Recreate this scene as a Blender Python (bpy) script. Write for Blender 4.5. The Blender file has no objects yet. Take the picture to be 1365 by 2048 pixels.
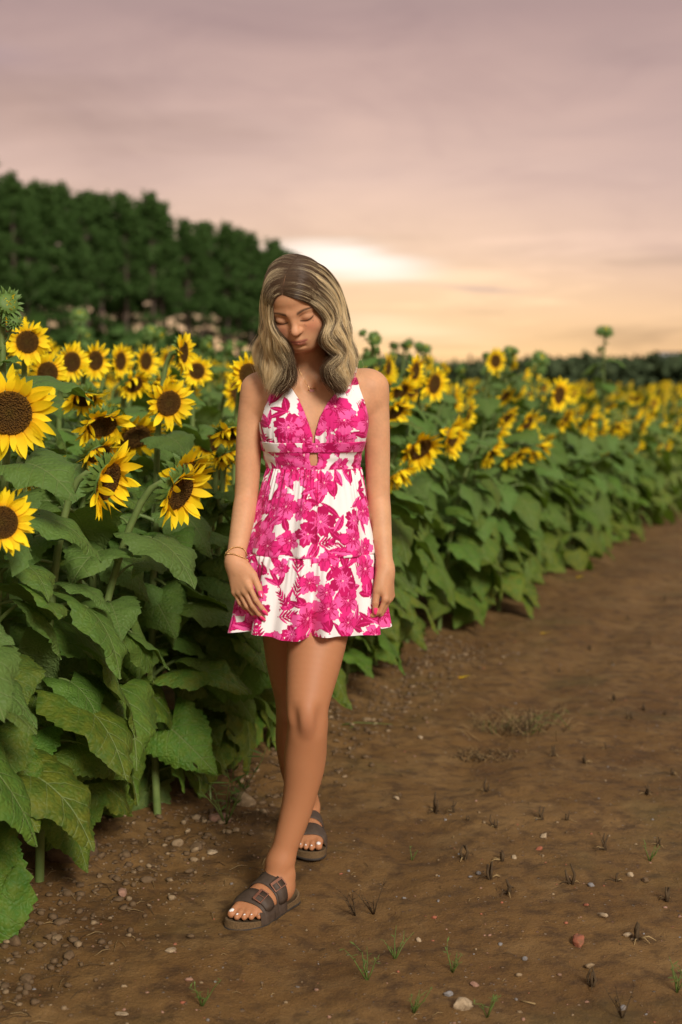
import bpy, math, random
import numpy as np
from mathutils import Matrix, Vector

random.seed(11)
rng = np.random.default_rng(11)
scene = bpy.context.scene
col = scene.collection
R_ = math.radians

# ------------------------------------------------------------------ camera
CAM_H = 1.394
FPX = 2844.4                       # 50 mm lens on a 36 mm tall frame, in photograph pixels
PITCH = math.atan(284 / FPX)
cam = bpy.data.cameras.new("camera")
cam.sensor_fit = 'VERTICAL'
cam.sensor_height = 36.0
cam.sensor_width = 24.0
cam.lens = 50.0
cam.clip_start = 0.05
cam.clip_end = 4000
cam.dof.use_dof = True
cam.dof.focus_distance = 3.62
cam.dof.aperture_fstop = 2.5
camo = bpy.data.objects.new("camera", cam)
camo.location = (0, 0, CAM_H)
camo.rotation_euler = (math.pi / 2 - PITCH, 0, 0)
col.objects.link(camo)
scene.camera = camo

# ------------------------------------------------------------------ world: dusk overcast with a glow where the sun has set
SUN_EL, SUN_ROT = R_(32), R_(157)
world = bpy.data.worlds.new("World")
scene.world = world
world.use_nodes = True
wt = world.node_tree
wt.nodes.clear()


def nd(t, typ, **kw):
    n = t.nodes.new(typ)
    for k, v in kw.items():
        setattr(n, k, v)
    return n


def math_n(t, op, a, b=None, clamp=False):
    n = nd(t, 'ShaderNodeMath', operation=op, use_clamp=clamp)
    if op == 'MULTIPLY_ADD':
        n.inputs[2].default_value = 0.0
    for i, s in enumerate((a, b)):
        if s is None:
            continue
        if isinstance(s, (int, float)):
            n.inputs[i].default_value = s
        else:
            t.links.new(s, n.inputs[i])
    return n.outputs[0]


def ramp_n(t, fac, stops, interp='LINEAR'):
    n = nd(t, 'ShaderNodeValToRGB')
    cr = n.color_ramp
    cr.interpolation = interp
    while len(cr.elements) < len(stops):
        cr.elements.new(0.5)
    for e, (p, c) in zip(cr.elements, stops):
        e.position = p
        if isinstance(c, (int, float)):
            c = (c, c, c)
        e.color = (*c, 1)
    t.links.new(fac, n.inputs[0])
    return n.outputs[0]


def mix_n(t, fac, a, b, blend='MIX'):
    n = nd(t, 'ShaderNodeMix', data_type='RGBA', blend_type=blend)
    for s, i in ((fac, 0), (a, 6), (b, 7)):
        if isinstance(s, (int, float)):
            n.inputs[i].default_value = s
        elif isinstance(s, tuple):
            n.inputs[i].default_value = (*s, 1)
        else:
            t.links.new(s, n.inputs[i])
    return n.outputs[2]


def noise_n(t, vec, scale, detail=3, rough=0.55, dist=0.0):
    n = nd(t, 'ShaderNodeTexNoise')
    n.inputs['Scale'].default_value = scale
    n.inputs['Detail'].default_value = detail
    n.inputs['Roughness'].default_value = rough
    n.inputs['Distortion'].default_value = dist
    if vec is not None:
        t.links.new(vec, n.inputs['Vector'])
    return n.outputs['Fac']


def mapping_n(t, vec, scale=(1, 1, 1), loc=(0, 0, 0), rot=(0, 0, 0)):
    n = nd(t, 'ShaderNodeMapping')
    n.inputs['Scale'].default_value = scale
    n.inputs['Location'].default_value = loc
    n.inputs['Rotation'].default_value = rot
    t.links.new(vec, n.inputs['Vector'])
    return n.outputs[0]


def sky_nodes():
    t = wt
    tc = nd(t, 'ShaderNodeTexCoord').outputs['Generated']
    sep = nd(t, 'ShaderNodeSeparateXYZ')
    t.links.new(tc, sep.inputs[0])
    X, Y, Z = sep.outputs
    base = ramp_n(t, math_n(t, 'MULTIPLY_ADD', Z, 1.0), SKY_STOPS)
    # broad soft cloud banks, stretched along the horizon
    m1 = noise_n(t, mapping_n(t, tc, (2.2, 2.2, 11), (3.1, 0.4, 0), (0, R_(7), 0)), 1.0, 4, 0.5, 0.4)
    m2 = noise_n(t, mapping_n(t, tc, (5, 5, 46), (1.1, 2.4, 0.3), (0, R_(4), 0)), 1.0, 5, 0.55, 0.6)
    shade = ramp_n(t, m1, [(0.30, (0.77, 0.745, 0.735)), (0.48, (0.97, 0.96, 0.96)), (0.70, (1.13, 1.11, 1.08))])
    c = mix_n(t, 1.0, base, shade, 'MULTIPLY')
    m3 = noise_n(t, mapping_n(t, tc, (3, 3, 9), (5.1, 1.4, 2), (0, R_(-6), 0)), 2.2, 6, 0.6, 0.8)
    c = mix_n(t, 1.0, c, ramp_n(t, m3, [(0.30, (0.90, 0.89, 0.91)), (0.5, (1.0, 1.0, 1.0)), (0.70, (1.06, 1.055, 1.04))]), 'MULTIPLY')
    # thin bright and dark streaks low over the sunset
    low = ramp_n(t, Z, [(0.0, 0.3), (0.02, 1.0), (0.065, 0.9), (0.10, 0.15), (0.2, 0.0)])
    front = ramp_n(t, Y, [(0.0, 0.0), (0.55, 0.0), (0.9, 1.0)])
    lowf = math_n(t, 'MULTIPLY', low, front)
    st = ramp_n(t, m2, [(0.36, 0.74), (0.47, 0.98), (0.56, 1.0), (0.68, 1.25)])
    c2 = mix_n(t, lowf, c, mix_n(t, 1.0, c, st, 'MULTIPLY'))
    # the opening in the cloud over the hidden sun
    ax = math_n(t, 'DIVIDE', X, math_n(t, 'MAXIMUM', Y, 0.05))
    wob = math_n(t, 'MULTIPLY', math_n(t, 'SUBTRACT', m2, 0.5), 0.030)
    az = math_n(t, 'ADD', math_n(t, 'DIVIDE', Z, math_n(t, 'MAXIMUM', Y, 0.05)), wob)

    def blob(cx, cz, sx, sz, edge):
        dx = math_n(t, 'DIVIDE', math_n(t, 'SUBTRACT', ax, cx), sx)
        tilt = math_n(t, 'MULTIPLY', math_n(t, 'SUBTRACT', ax, cx), -0.07)
        dz = math_n(t, 'DIVIDE', math_n(t, 'SUBTRACT', math_n(t, 'SUBTRACT', az, cz), tilt), sz)
        d = math_n(t, 'ADD', math_n(t, 'POWER', math_n(t, 'ABSOLUTE', dx), 2.0), math_n(t, 'POWER', math_n(t, 'ABSOLUTE', dz), 2.0))
        d = math_n(t, 'POWER', d, edge)
        g = math_n(t, 'POWER', 2.71828, math_n(t, 'MULTIPLY', d, -1.0))
        return math_n(t, 'MULTIPLY', g, front)
    c3 = mix_n(t, math_n(t, 'MULTIPLY', blob(0.006, 0.0765, 0.052, 0.0085, 1.6), 0.95), c2, (1.12, 1.04, 0.98))
    c3 = mix_n(t, math_n(t, 'MULTIPLY', blob(0.035, 0.030, 0.06, 0.007, 1.1), 0.55), c3, (1.15, 0.92, 0.60))
    c3 = mix_n(t, math_n(t, 'MULTIPLY', blob(0.03, 0.055, 0.16, 0.045, 0.8), 0.30), c3, (1.10, 0.78, 0.44))
    c3 = mix_n(t, math_n(t, 'MULTIPLY', blob(0.098, 0.0598, 0.028, 0.0022, 1.0), 0.55), c3, (0.50, 0.36, 0.33))
    c3 = mix_n(t, math_n(t, 'MULTIPLY', blob(0.045, 0.0645, 0.02, 0.0016, 1.0), 0.30), c3, (0.62, 0.44, 0.36))
    c3 = mix_n(t, math_n(t, 'MULTIPLY', blob(0.27, 0.15, 0.11, 0.10, 0.8), 0.45), c3, (0.44, 0.305, 0.295))
    c3 = mix_n(t, math_n(t, 'MULTIPLY', blob(-0.24, 0.218, 0.03, 0.010, 1.0), 0.30), c3, (0.42, 0.30, 0.32))
    em = nd(t, 'ShaderNodeBackground')
    t.links.new(c3, em.inputs['Color'])
    em.inputs['Strength'].default_value = SKY_GAIN
    sky = nd(t, 'ShaderNodeTexSky', sky_type='NISHITA')
    sky.sun_disc = False
    sky.sun_elevation = SUN_EL
    sky.sun_rotation = SUN_ROT
    clear = nd(t, 'ShaderNodeBackground')
    clear.inputs['Strength'].default_value = 0.05
    t.links.new(sky.outputs[0], clear.inputs['Color'])
    mx = nd(t, 'ShaderNodeMixShader')
    mx.inputs[0].default_value = 0.97          # almost closed cloud cover over the clear sky
    t.links.new(clear.outputs[0], mx.inputs[1])
    t.links.new(em.outputs[0], mx.inputs[2])
    out = nd(t, 'ShaderNodeOutputWorld')
    t.links.new(mx.outputs[0], out.inputs['Surface'])


SKY_GAIN = 0.46
SKY_STOPS = [(0.0, (0.96, 0.58, 0.25)), (0.018, (0.97, 0.61, 0.30)), (0.045, (0.91, 0.59, 0.35)), (0.08, (0.78, 0.535, 0.40)),
             (0.13, (0.68, 0.475, 0.395)), (0.18, (0.57, 0.39, 0.335)), (0.235, (0.40, 0.272, 0.255)), (0.30, (0.37, 0.28, 0.26)),
             (0.55, (0.43, 0.395, 0.37)), (1.0, (0.47, 0.44, 0.415))]
sky_nodes()

sun = bpy.data.lights.new("sun", 'SUN')  # frontal soft light standing in for an off-camera flash
sun.energy = 1.5
sun.angle = R_(16)
sun.color = (1.0, 0.935, 0.84)
front_light_o = bpy.data.objects.new("sun", sun)
sd = Vector((0.36, -0.86, 0.58)).normalized()      # towards the light
front_light_o.rotation_euler = sd.to_track_quat('Z', 'Y').to_euler()
front_light_o.location = (4, -6, 8)
col.objects.link(front_light_o)

scene.view_settings.view_transform = 'Standard'
scene.view_settings.look = 'None'
scene.view_settings.gamma = 1.0
scene.view_settings.exposure = 1.28
scene.view_settings.use_curve_mapping = False
scene.render.engine = 'CYCLES'
scene.cycles.use_denoising = True
scene.cycles.max_bounces = 6
scene.cycles.transparent_max_bounces = 8

# ------------------------------------------------------------------ helpers
SP, CP = math.sin(PITCH), math.cos(PITCH)


def at(px, py, Y):
    """point of the place seen at photograph pixel (px, py), Y metres ahead"""
    a = (px - 682.5) / FPX
    b = (1024 - py) / FPX
    t = Y / (CP + b * SP)
    return np.array((a * t, Y, CAM_H + t * (-SP + b * CP)))


def proj(p):
    x, y, z = p[0], p[1], p[2] - CAM_H
    d = y * CP - z * SP
    u = y * SP + z * CP
    return 682.5 + FPX * x / d, 1024 - FPX * u / d


def tag(o, label=None, cat=None, group=None, kind=None):
    if label:
        o["label"] = label
    if cat:
        o["category"] = cat
    if group:
        o["group"] = group
    if kind:
        o["kind"] = kind
    return o


def obj(name, me, parent=None, mat=None):
    o = bpy.data.objects.new(name, me)
    col.objects.link(o)
    if parent is not None:
        o.parent = parent
    if mat is not None and me is not None and len(me.materials) == 0:
        for m in (mat if isinstance(mat, (list, tuple)) else [mat]):
            me.materials.append(m)
    return o


def mesh_np(name, V, F, smooth=True, mats=None, midx=None):
    """mesh from arrays: V (n,3); F (m,4) or (m,3), or a list of such arrays"""
    V = np.asarray(V, dtype=np.float32)
    Fs = F if isinstance(F, list) else [F]
    Fs = [np.asarray(f, dtype=np.int32) for f in Fs if len(f)]
    me = bpy.data.meshes.new(name)
    me.vertices.add(len(V))
    me.vertices.foreach_set("co", V.ravel())
    nl = sum(f.size for f in Fs)
    npoly = sum(len(f) for f in Fs)
    me.loops.add(nl)
    me.loops.foreach_set("vertex_index", np.concatenate([f.ravel() for f in Fs]))
    me.polygons.add(npoly)
    sizes = np.concatenate([np.full(len(f), f.shape[1], np.int32) for f in Fs])
    starts = np.concatenate([[0], np.cumsum(sizes)[:-1]]).astype(np.int32)
    me.polygons.foreach_set("loop_start", starts)
    me.polygons.foreach_set("use_smooth", np.full(npoly, smooth, dtype=bool))
    if midx is not None:
        me.polygons.foreach_set("material_index", np.asarray(midx, np.int32))
    for m in (mats or []):
        me.materials.append(m)
    me.update(calc_edges=True)
    me.validate()
    return me


def set_col(me, name, C):
    a = me.attributes.new(name, 'FLOAT_COLOR', 'POINT')
    C = np.asarray(C, np.float32)
    if C.shape[1] == 3:
        C = np.concatenate([C, np.ones((len(C), 1), np.float32)], 1)
    a.data.foreach_set("color", C.ravel())


def set_vec(me, name, V):
    a = me.attributes.new(name, 'FLOAT_VECTOR', 'POINT')
    a.data.foreach_set("vector", np.asarray(V, np.float32).ravel())


class MB:
    """collects pieces of ONE mesh"""

    def __init__(self):
        self.v, self.f, self.m, self.a, self.n = [], [], [], [], 0

    def add(self, V, F, mi=0, A=None):
        V = np.asarray(V, float)
        self.v.append(V)
        self.f.append(([list(np.asarray(q) + self.n) for q in F]))
        self.m += [mi] * len(F)
        self.a.append(np.zeros((len(V), 3)) if A is None else np.asarray(A, float))
        self.n += len(V)

    def tube(self, P, r, ns=6, mi=0, cap=True):
        P = np.asarray(P, float)
        n = len(P)
        r = np.broadcast_to(np.asarray(r, float), (n,))
        T = np.gradient(P, axis=0)
        T /= np.linalg.norm(T, axis=1)[:, None] + 1e-12
        up = np.array((0, 0, 1.0)) if abs(T[0][2]) < 0.9 else np.array((1.0, 0, 0))
        N = np.cross(T[0], up)
        N /= np.linalg.norm(N)
        V = []
        for i in range(n):
            N = N - T[i] * np.dot(N, T[i])
            N /= np.linalg.norm(N) + 1e-12
            B = np.cross(T[i], N)
            a = np.arange(ns) * 2 * math.pi / ns
            V.append(P[i] + r[i] * (np.cos(a)[:, None] * N + np.sin(a)[:, None] * B))
        V = np.concatenate(V)
        F = [(i * ns + k, i * ns + (k + 1) % ns, (i + 1) * ns + (k + 1) % ns, (i + 1) * ns + k) for i in range(n - 1) for k in range(ns)]
        if cap:
            F += [tuple(range(ns))[::-1], tuple((n - 1) * ns + k for k in range(ns))]
        self.add(V, F, mi)

    def lathe(self, prof, ns=16, mi=0, closed=False):
        """profile of (radius, z) turned about z"""
        a = np.arange(ns) * 2 * math.pi / ns
        V = np.concatenate([np.stack([r * np.cos(a), r * np.sin(a), np.full(ns, z)], 1) for r, z in prof])
        n = len(prof)
        F = [(i * ns + k, i * ns + (k + 1) % ns, (i + 1) * ns + (k + 1) % ns, (i + 1) * ns + k) for i in range(n - 1) for k in range(ns)]
        self.add(V, F, mi)

    def box(self, c, half, M=None, mi=0, bev=0.0):
        sx, sy, sz = half
        V = np.array([(x, y, z) for x in (-sx, sx) for y in (-sy, sy) for z in (-sz, sz)], float)
        if M is not None:
            V = V @ np.asarray(M).T
        F = [(0, 1, 3, 2), (4, 6, 7, 5), (0, 4, 5, 1), (2, 3, 7, 6), (0, 2, 6, 4), (1, 5, 7, 3)]
        self.add(V + np.asarray(c), F, mi)

    def mesh(self, name, mats, smooth=True, uv=None):
        V = np.concatenate(self.v)
        me = bpy.data.meshes.new(name)
        me.from_pydata(V.tolist(), [], [q for fs in self.f for q in fs])
        me.polygons.foreach_set("material_index", np.asarray(self.m, np.int32))
        me.polygons.foreach_set("use_smooth", np.full(len(me.polygons), smooth, dtype=bool))
        for m in mats:
            me.materials.append(m)
        if uv:
            set_vec(me, uv, np.concatenate(self.a))
        me.update()
        return me


def hash2(ix, iy, seed):
    h = (ix.astype(np.int64) * 374761393 + iy.astype(np.int64) * 668265263 + seed * 974634721) & 0x7fffffff
    h = ((h ^ (h >> 13)) * 1274126177) & 0x7fffffff
    return ((h ^ (h >> 16)) & 0xffff) / 65535.0


def vnoise(x, y, seed=0):
    x = np.asarray(x, float)
    y = np.asarray(y, float)
    ix, iy = np.floor(x), np.floor(y)
    fx, fy = x - ix, y - iy
    fx = fx * fx * (3 - 2 * fx)
    fy = fy * fy * (3 - 2 * fy)
    a, b = hash2(ix, iy, seed), hash2(ix + 1, iy, seed)
    c, d = hash2(ix, iy + 1, seed), hash2(ix + 1, iy + 1, seed)
    return (a + (b - a) * fx) * (1 - fy) + (c + (d - c) * fx) * fy


def sstep(a, b, x):
    t = np.clip((np.asarray(x, float) - a) / (b - a), 0, 1)
    return t * t * (3 - 2 * t)


def srgb(r, g, b):
    return tuple(((c / 255) / 12.92 if c / 255 <= 0.04045 else ((c / 255 + 0.055) / 1.055) ** 2.4) for c in (r, g, b))


def edge_x(y):
    """x of the field's edge on the ground (the path lies to its right)"""
    return -0.43 + 0.36 * (np.asarray(y, float) - 4.03)


def ground_z(x, y, fine=True):
    x = np.asarray(x, float)
    y = np.asarray(y, float)
    z = -11.0 * sstep(45, 230, y + 0.25 * np.abs(x)) * sstep(-18, 10, x + 0.02 * y)
    z = z - 0.42 * sstep(6.5, 24, y) * sstep(-2.5, 1.5, x - 0.02 * y)
    z = z + 0.03 * (vnoise(x * 0.8, y * 0.8, 3) - 0.5) * sstep(0.4, 3.0, np.hypot(x + 0.15, y - 3.8))
    off = x - edge_x(y)
    z = z + 0.035 * sstep(0.05, -0.35, off) * sstep(60, 20, y)
    if fine:
        w = sstep(30, 8, y)
        rough = 0.62 + 0.55 * sstep(0.35, -0.05, off)
        u1, u2 = off - 0.62 - 0.05 * np.sin(y * 0.9), off - 1.95 - 0.06 * np.sin(y * 0.7 + 1)
        z = z - 0.022 * w * (np.exp(-(u1 / 0.14) ** 2) + np.exp(-(u2 / 0.16) ** 2)) + 0.016 * w * (vnoise(x * 3.1, y * 3.1, 15) - 0.5) * sstep(0.35, 0.7, np.hypot(x + 0.18, y - 3.6))
        z = z + w * rough * (0.014 * (vnoise(x * 9, y * 9, 5) - 0.5) + 0.010 * (vnoise(x * 23, y * 23, 6) - 0.5)
                             + 0.006 * (vnoise(x * 55, y * 55, 7) - 0.5))
    return z


# ------------------------------------------------------------------ materials
def material(name):
    m = bpy.data.materials.new(name)
    m.use_nodes = True
    t = m.node_tree
    b = t.nodes['Principled BSDF']
    return m, t, b


def bump_n(t, h, strength, dist=0.01):
    n = nd(t, 'ShaderNodeBump')
    n.inputs['Strength'].default_value = strength
    n.inputs['Distance'].default_value = dist
    t.links.new(h, n.inputs['Height'])
    return n.outputs[0]


def simple_mat(name, c1, c2=None, scale=30, rough=0.6, bump=0.0, spec=0.4, metal=0.0):
    m, t, b = material(name)
    tc = nd(t, 'ShaderNodeTexCoord').outputs['Object']
    n = noise_n(t, tc, scale, 4, 0.6)
    c = ramp_n(t, n, [(0.3, c1), (0.7, c2 or c1)])
    t.links.new(c, b.inputs['Base Color'])
    b.inputs['Roughness'].default_value = rough
    b.inputs['Specular IOR Level'].default_value = spec
    b.inputs['Metallic'].default_value = metal
    if bump:
        t.links.new(bump_n(t, n, bump, 0.004), b.inputs['Normal'])
    return m


def leaf_material(name, dark, light, under, vein, transl):
    m, t, b = material(name)
    at_ = nd(t, 'ShaderNodeAttribute', attribute_name='leaf_uv')
    sep = nd(t, 'ShaderNodeSeparateXYZ')
    t.links.new(at_.outputs['Vector'], sep.inputs[0])
    U, V = sep.outputs[0], sep.outputs[1]
    aV = math_n(t, 'ABSOLUTE', V)
    info = nd(t, 'ShaderNodeObjectInfo')
    tc = nd(t, 'ShaderNodeTexCoord').outputs['Object']
    n1 = noise_n(t, tc, 9, 4, 0.6)
    c = ramp_n(t, n1, [(0.3, dark), (0.72, light)])
    hs = nd(t, 'ShaderNodeHueSaturation')
    t.links.new(c, hs.inputs['Color'])
    t.links.new(math_n(t, 'MULTIPLY_ADD', info.outputs['Random'], 0.035), hs.inputs['Hue'])
    hs.inputs['Hue'].links[0].from_node.inputs[2].default_value = 0.484
    vv = math_n(t, 'MULTIPLY_ADD', info.outputs['Random'], 0.45)
    vv.node.inputs[2].default_value = 0.78
    t.links.new(vv, hs.inputs['Value'])
    c = hs.outputs[0]
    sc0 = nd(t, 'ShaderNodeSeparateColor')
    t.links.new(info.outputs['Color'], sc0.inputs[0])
    c = mix_n(t, sc0.outputs[1], c, mix_n(t, 0.85, c, (0.125, 0.208, 0.055)))  # upper leaves painted paler as if catching skylight; amount is object green
    # yellowing and mottling of old leaves: the amount is the red of the object colour
    sc = nd(t, 'ShaderNodeSeparateColor')
    t.links.new(info.outputs['Color'], sc.inputs[0])
    n2 = noise_n(t, tc, 34, 5, 0.7)
    mot = math_n(t, 'MULTIPLY', ramp_n(t, n2, [(0.40, 0.0), (0.62, 1.0)]), sc.outputs[0])
    c = mix_n(t, mot, c, (0.19, 0.19, 0.018))
    n3 = noise_n(t, tc, 60, 3, 0.6)
    spot = math_n(t, 'MULTIPLY', ramp_n(t, n3, [(0.66, 0.0), (0.72, 0.8)]), sc.outputs[0])
    c = mix_n(t, spot, c, (0.10, 0.055, 0.02))
    # veins
    main = ramp_n(t, math_n(t, 'ADD', aV, math_n(t, 'MULTIPLY', U, 0.007)), [(0.0, 1.0), (0.009, 0.9), (0.016, 0.0)])
    wv = math_n(t, 'MULTIPLY', math_n(t, 'SUBTRACT', n1, 0.5), 0.16)
    k = math_n(t, 'ADD', math_n(t, 'SUBTRACT', U, math_n(t, 'MULTIPLY', aV, 0.85)), wv)
    fr = math_n(t, 'FRACT', math_n(t, 'MULTIPLY_ADD', k, 4.6))
    fr.node.inputs[0].links[0].from_node.inputs[2].default_value = 0.5
    dv = math_n(t, 'ABSOLUTE', math_n(t, 'SUBTRACT', fr, 0.5))
    side = ramp_n(t, dv, [(0.0, 1.0), (0.026, 0.6), (0.060, 0.0)])
    side = math_n(t, 'MULTIPLY', side, ramp_n(t, aV, [(0.0, 1.0), (0.10, 0.75), (0.40, 0.10)]))
    ve = math_n(t, 'MAXIMUM', main, side)
    c = mix_n(t, math_n(t, 'MULTIPLY', ve, 0.8), c, vein)
    geo = nd(t, 'ShaderNodeNewGeometry')
    c = mix_n(t, math_n(t, 'MULTIPLY', geo.outputs['Backfacing'], 0.6), c, under)
    t.links.new(c, b.inputs['Base Color'])
    b.inputs['Roughness'].default_value = 0.58
    b.inputs['Specular IOR Level'].default_value = 0.24
    # crinkled blade between the veins
    pil = math_n(t, 'MULTIPLY_ADD', n1, 0.8)
    t.links.new(math_n(t, 'MULTIPLY', ve, -0.5), pil.node.inputs[2])
    vo = nd(t, 'ShaderNodeTexVoronoi', feature='DISTANCE_TO_EDGE')
    vo.inputs['Scale'].default_value = 75
    t.links.new(tc, vo.inputs['Vector'])
    hgt = math_n(t, 'MULTIPLY_ADD', vo.outputs['Distance'], 0.9)
    t.links.new(pil, hgt.node.inputs[2])
    t.links.new(bump_n(t, hgt, 0.55, 0.012), b.inputs['Normal'])
    tr = nd(t, 'ShaderNodeBsdfTranslucent')
    tr.inputs['Color'].default_value = (*transl, 1)
    mx = nd(t, 'ShaderNodeMixShader')
    mx.inputs[0].default_value = 0.26
    t.links.new(b.outputs[0], mx.inputs[1])
    t.links.new(tr.outputs[0], mx.inputs[2])
    t.links.new(mx.outputs[0], t.nodes['Material Output'].inputs['Surface'])
    return m


def petal_material():
    m, t, b = material('sunflower_petal')
    at_ = nd(t, 'ShaderNodeAttribute', attribute_name='leaf_uv')
    sep = nd(t, 'ShaderNodeSeparateXYZ')
    t.links.new(at_.outputs['Vector'], sep.inputs[0])
    c = ramp_n(t, sep.outputs[0], [(0.0, (0.78, 0.34, 0.006)), (0.22, (0.92, 0.60, 0.008)), (0.7, (0.97, 0.74, 0.014))])
    info = nd(t, 'ShaderNodeObjectInfo')
    hs = nd(t, 'ShaderNodeHueSaturation')
    t.links.new(c, hs.inputs['Color'])
    v = math_n(t, 'MULTIPLY_ADD', info.outputs['Random'], 0.20)
    v.node.inputs[2].default_value = 0.92
    t.links.new(v, hs.inputs['Value'])
    t.links.new(hs.outputs[0], b.inputs['Base Color'])
    w = nd(t, 'ShaderNodeMath', operation='SINE')
    t.links.new(math_n(t, 'MULTIPLY', sep.outputs[1], 40.0), w.inputs[0])
    t.links.new(bump_n(t, w.outputs[0], 0.25, 0.002), b.inputs['Normal'])
    b.inputs['Roughness'].default_value = 0.6
    b.inputs['Specular IOR Level'].default_value = 0.2
    tr = nd(t, 'ShaderNodeBsdfTranslucent')
    tr.inputs['Color'].default_value = (0.9, 0.60, 0.01, 1)
    mx = nd(t, 'ShaderNodeMixShader')
    mx.inputs[0].default_value = 0.20
    t.links.new(b.outputs[0], mx.inputs[1])
    t.links.new(tr.outputs[0], mx.inputs[2])
    t.links.new(mx.outputs[0], t.nodes['Material Output'].inputs['Surface'])
    return m


def disc_material():
    m, t, b = material('sunflower_disc')
    tc = nd(t, 'ShaderNodeTexCoord').outputs['Object']
    sep = nd(t, 'ShaderNodeSeparateXYZ')
    t.links.new(tc, sep.inputs[0])
    r = math_n(t, 'SQRT', math_n(t, 'ADD', math_n(t, 'POWER', sep.outputs[0], 2.0), math_n(t, 'POWER', sep.outputs[1], 2.0)))
    c = ramp_n(t, r, [(0.0, (0.24, 0.15, 0.024)), (0.13, (0.20, 0.105, 0.020)), (0.24, (0.175, 0.085, 0.016)),
                      (0.40, (0.24, 0.110, 0.016)), (0.50, (0.36, 0.18, 0.016))])
    vo = nd(t, 'ShaderNodeTexVoronoi')
    vo.inputs['Scale'].default_value = 26
    t.links.new(tc, vo.inputs['Vector'])
    c = mix_n(t, ramp_n(t, vo.outputs['Distance'], [(0.0, 0.75), (0.30, 0.0)]), c, (0.30, 0.135, 0.014))
    c = mix_n(t, ramp_n(t, vo.outputs['Distance'], [(0.45, 0.0), (0.75, 0.7)]), c, (0.070, 0.031, 0.010))
    t.links.new(c, b.inputs['Base Color'])
    b.inputs['Roughness'].default_value = 0.8
    b.inputs['Specular IOR Level'].default_value = 0.15
    inv = math_n(t, 'SUBTRACT', 1.0, vo.outputs['Distance'])
    t.links.new(bump_n(t, inv, 0.9, 0.05), b.inputs['Normal'])
    return m


M_LEAF = leaf_material('sunflower_leaf', (0.050, 0.106, 0.010), (0.102, 0.184, 0.023), (0.12, 0.17, 0.060), (0.20, 0.26, 0.085), (0.16, 0.28, 0.022))
M_STEM = simple_mat('sunflower_stem', (0.10, 0.155, 0.035), (0.15, 0.20, 0.055), 25, 0.6, 0.3)
M_BRACT = simple_mat('sunflower_bract', (0.07, 0.135, 0.025), (0.12, 0.20, 0.040), 14, 0.6, 0.2)
M_PETAL = petal_material()
M_DISC = disc_material()
# ------------------------------------------------------------------ the ground
def soil_material():
    m, t, b = material('damp_soil')
    tc = nd(t, 'ShaderNodeTexCoord').outputs['Object']
    n1 = noise_n(t, tc, 1.3, 5, 0.6)
    n2 = noise_n(t, tc, 14, 6, 0.65)
    n3 = noise_n(t, tc, 120, 4, 0.7)
    c = ramp_n(t, n1, [(0.30, (0.098, 0.047, 0.013)), (0.50, (0.152, 0.079, 0.023)), (0.70, (0.200, 0.112, 0.039))])
    n5 = noise_n(t, mapping_n(t, tc, (1, 1, 1), (2, 9, 0)), 4.5, 5, 0.65)
    c = mix_n(t, ramp_n(t, n5, [(0.50, 0.0), (0.66, 0.5)]), c, (0.225, 0.135, 0.052))
    c = mix_n(t, ramp_n(t, n5, [(0.32, 0.55), (0.44, 0.0)]), c, (0.085, 0.038, 0.012))
    c = mix_n(t, ramp_n(t, n2, [(0.36, 0.75), (0.52, 0.0)]), c, (0.060, 0.031, 0.012))
    c = mix_n(t, ramp_n(t, n3, [(0.58, 0.0), (0.72, 0.55)]), c, (0.21, 0.130, 0.065))
    n4 = noise_n(t, mapping_n(t, tc, (1, 1, 1), (7, 3, 0)), 1.8, 4, 0.6)
    c = mix_n(t, ramp_n(t, n4, [(0.56, 0.0), (0.72, 0.38)]), c, (0.085, 0.075, 0.020))
    # grit: tiny pebbles bedded in the surface
    vo = nd(t, 'ShaderNodeTexVoronoi')
    vo.inputs['Scale'].default_value = 55
    t.links.new(tc, vo.inputs['Vector'])
    sel = nd(t, 'ShaderNodeSeparateColor')
    t.links.new(vo.outputs['Color'], sel.inputs[0])
    peb = math_n(t, 'MULTIPLY', ramp_n(t, vo.outputs['Distance'], [(0.16, 1.0), (0.24, 0.0)]), ramp_n(t, sel.outputs[0], [(0.80, 0.0), (0.84, 1.0)]))
    pc = ramp_n(t, sel.outputs[1], [(0.0, (0.24, 0.15, 0.09)), (0.5, (0.30, 0.22, 0.15)), (0.8, (0.10, 0.09, 0.085)), (1.0, (0.25, 0.09, 0.045))])
    c = mix_n(t, math_n(t, 'MULTIPLY', peb, 0.8), c, pc)
    # grass and crops take over far away
    sep = nd(t, 'ShaderNodeSeparateXYZ')
    t.links.new(tc, sep.inputs[0])
    far = ramp_n(t, math_n(t, 'DIVIDE', sep.outputs[1], 100.0), [(0.38, 0.0), (0.55, 1.0)])
    c = mix_n(t, far, c, (0.05, 0.085, 0.025))
    t.links.new(c, b.inputs['Base Color'])
    r = ramp_n(t, n4, [(0.3, 0.92), (0.7, 0.72)])
    t.links.new(r, b.inputs['Roughness'])
    b.inputs['Specular IOR Level'].default_value = 0.25
    h = math_n(t, 'MULTIPLY_ADD', n2, 0.8)
    t.links.new(math_n(t, 'MULTIPLY_ADD', n3, 0.45), h.node.inputs[2])
    h2 = math_n(t, 'MULTIPLY_ADD', peb, 0.35)
    t.links.new(h, h2.node.inputs[2])
    t.links.new(bump_n(t, h2, 0.9, 0.012), b.inputs['Normal'])
    return m


M_SOIL = soil_material()


def axis(*segs):
    out = [segs[0][0]]
    for a, b_, h in segs:
        n = max(1, int(round((b_ - a) / h)))
        out += list(np.linspace(a, b_, n + 1)[1:])
    return np.array(out)


def geo_axis(a, b_, h0, g):
    out, h, x = [], h0, a
    while x < b_:
        x += h
        h *= g
        out.append(x)
    return np.array(out)


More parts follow.
